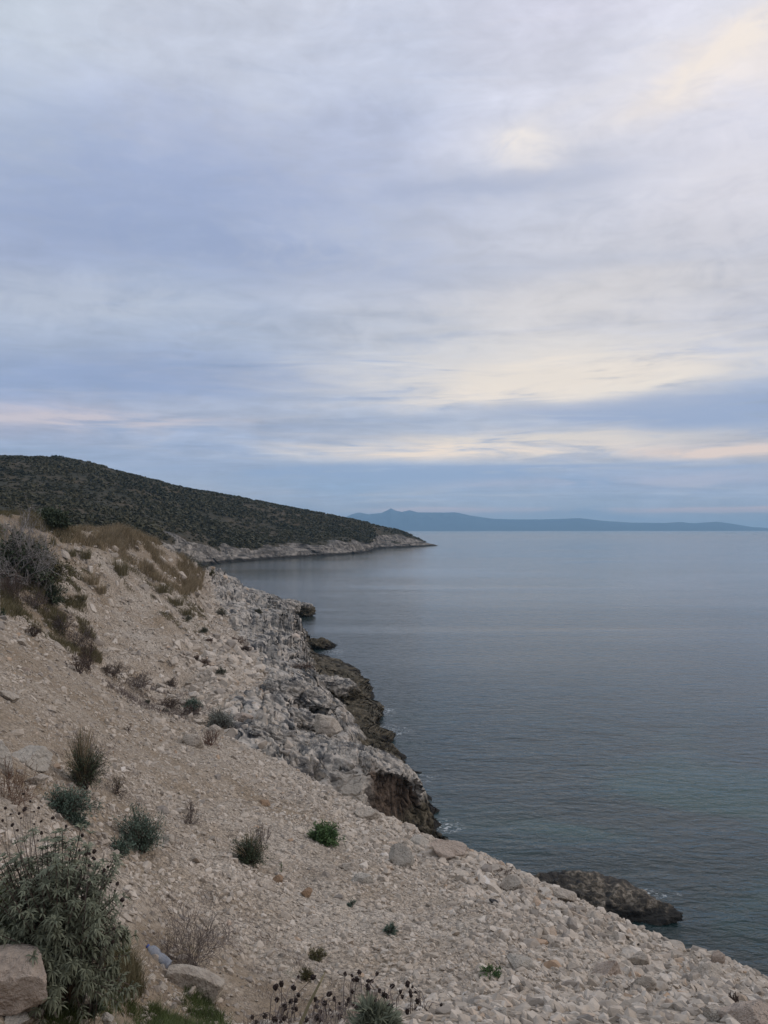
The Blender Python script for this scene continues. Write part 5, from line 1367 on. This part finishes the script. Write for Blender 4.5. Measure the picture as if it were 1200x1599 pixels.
# ------------------------------------------------------------------ scrub on the headland
def scrub():
    rs = np.random.RandomState(21)
    P00 = Hp[:-1, :-1]; P11 = Hp[1:, 1:]; P10 = Hp[1:, :-1]; P01 = Hp[:-1, 1:]
    area = 0.5 * np.linalg.norm(np.cross(P11 - P00, P10 - P01), axis=-1)
    C = (P00 + P11) / 2; px, py = project(C)
    w_ = 1 - sstep(hrk[:-1, :-1], 0.15, 0.6)
    pn = fbm(C / 38, 3)
    ok = (px > -260) & (px < 690) & (ht[:-1, :-1] < 3.25) & (C[..., 2] > 3)
    dn = C[..., 1]
    lam = area * w_ * ok * (0.35 + 0.65 * sstep(pn, -0.35, 0.3)) / np.clip(dn / 300, 0.5, 2.2) ** 0.9
    p = lam.ravel() / lam.sum(); n = 16000
    q = rs.choice(len(p), n, p=p); i, j = np.unravel_index(q, lam.shape)
    a, b = rs.rand(n, 1), rs.rand(n, 1)
    P = P00[i, j] * (1 - a) * (1 - b) + P10[i, j] * a * (1 - b) + P01[i, j] * (1 - a) * b + P11[i, j] * a * b
    size = 0.88 * rs.lognormal(0.05, 0.45, n) * (0.85 + 0.45 * sstep(pn[i, j], -0.2, 0.4)) * np.clip(P[:, 1] / 330, 0.75, 1.35)
    size = np.minimum(size, 2.3 - 0.9 * sstep(ht[i, j], 2.6, 3.0))
    nl = 46
    prot = []
    for v in range(8):
        D0 = dome_dirs(rs, nl, 0.0) * rs.uniform(0.55, 1.05, (nl, 1)); D0[:, 2] *= 0.85
        u = rs.normal(size=(nl, 3)); u /= np.linalg.norm(u, axis=1)[:, None]; vv = np.cross(u, rs.normal(size=(nl, 3))); vv /= np.linalg.norm(vv, axis=1)[:, None]
        s_ = rs.uniform(0.20, 0.36, (nl, 1))
        prot.append((np.stack([D0 + u * s_, D0 + vv * s_, D0 - u * s_ * 0.9, D0 - vv * s_ * 0.8], 1).reshape(-1, 3), rs.rand(nl)))
    tone = np.clip(0.42 + 0.60 * fbm(P / 30 + 80, 3) + rs.normal(0, 0.12, n), 0, 1)
    which = rs.randint(0, 8, n); VV, TT = [], []
    for v in range(8):
        s = which == v; B0, tl = prot[v]
        sc_ = size[s][:, None, None] * np.array([1.15, 1.15, 0.85])
        W = B0[None] * sc_ + P[s][:, None] - np.array([0, 0, 0.15])
        VV.append(W.reshape(-1, 3)); TT.append(np.repeat(np.clip(tone[s][:, None] * 0.8 + 0.2 * tl[None], 0, 1).ravel(), 4))
    VV = np.concatenate(VV); Fx = np.arange(len(VV)).reshape(-1, 4)
    m = mat_leaf('maquis_leaf', (0.036, 0.036, 0.016), (0.098, 0.082, 0.040), nscale=0.5)
    tag(mk('scrub', VV, Fx, m, None, {'tint': np.concatenate(TT)}), 'dense dark evergreen scrub covering the headland', 'scrub', kind='stuff')
    # the bigger bushes that break the skyline
    md = mat_leaf('skyline_leaf', (0.012, 0.020, 0.011), (0.045, 0.052, 0.030), nscale=0.5)
    ridge = Hp[np.abs(hrt - 3.0).argmin()]
    rpx = project(ridge)[0]
    pm = None
    for k, (x, s) in enumerate([(6, 2.6), (20, 2.0), (34, 1.8), (62, 2.4), (84, 3.4), (94, 3.2), (106, 2.6), (140, 2.0), (158, 2.8), (172, 1.8), (205, 2.0), (240, 2.0), (262, 1.6), (338, 1.8), (372, 1.6)]):
        c = ridge[np.abs(rpx - x).argmin()]
        if pm is None:
            nl = 300; D0 = dome_dirs(rs, nl, 0.0) * rs.uniform(0.4, 1.05, (nl, 1)); u = rs.normal(size=(nl, 3)) * 0.13; v2 = rs.normal(size=(nl, 3)) * 0.13
            V = np.stack([D0 + u, D0 + v2, D0 - u, D0 - v2], 1).reshape(-1, 3)
            o0 = mk('bush', V, np.arange(nl * 4).reshape(-1, 4), md, None, {'tint': np.repeat(rs.rand(nl), 4)}); pm = o0.data; o = o0
        else:
            o = bpy.data.objects.new('bush', pm); scene.collection.objects.link(o)
        o.location = (c[0], c[1], c[2] - 0.2); o.scale = (s * 1.2, s * 1.2, s * 0.95); o.rotation_euler = (0, 0, k * 1.3)
        tag(o, 'dark rounded bush standing out on the skyline of the headland', 'bush', 'bushes on the headland skyline')
scrub()

# ------------------------------------------------------------------ air: a closed box of pale haze round the scene
HAZE = 1.15e-4
def haze():
    x0, x1, y0, y1, z0, z1 = -14100, 14100, -120, 14600, -6, 330
    V = np.array([(x, y, z) for z in (z0, z1) for y in (y0, y1) for x in (x0, x1)], float)
    Fc = np.array([[0, 2, 3, 1], [4, 5, 7, 6], [0, 1, 5, 4], [2, 6, 7, 3], [0, 4, 6, 2], [1, 3, 7, 5]])
    m = bpy.data.materials.new('haze'); m.use_nodes = True; m.node_tree.nodes.clear(); N = NT(m.node_tree)
    v = N.new('ShaderNodeVolumePrincipled'); v.inputs['Color'].default_value = (0.45, 0.74, 1.0, 1); v.inputs['Density'].default_value = HAZE
    o = N.new('ShaderNodeOutputMaterial'); N.link(v.outputs[0], o.inputs['Volume'])
    tag(mk('haze', V, Fc, m), 'pale bluish sea air veiling the far coast', 'haze', kind='stuff')
haze()
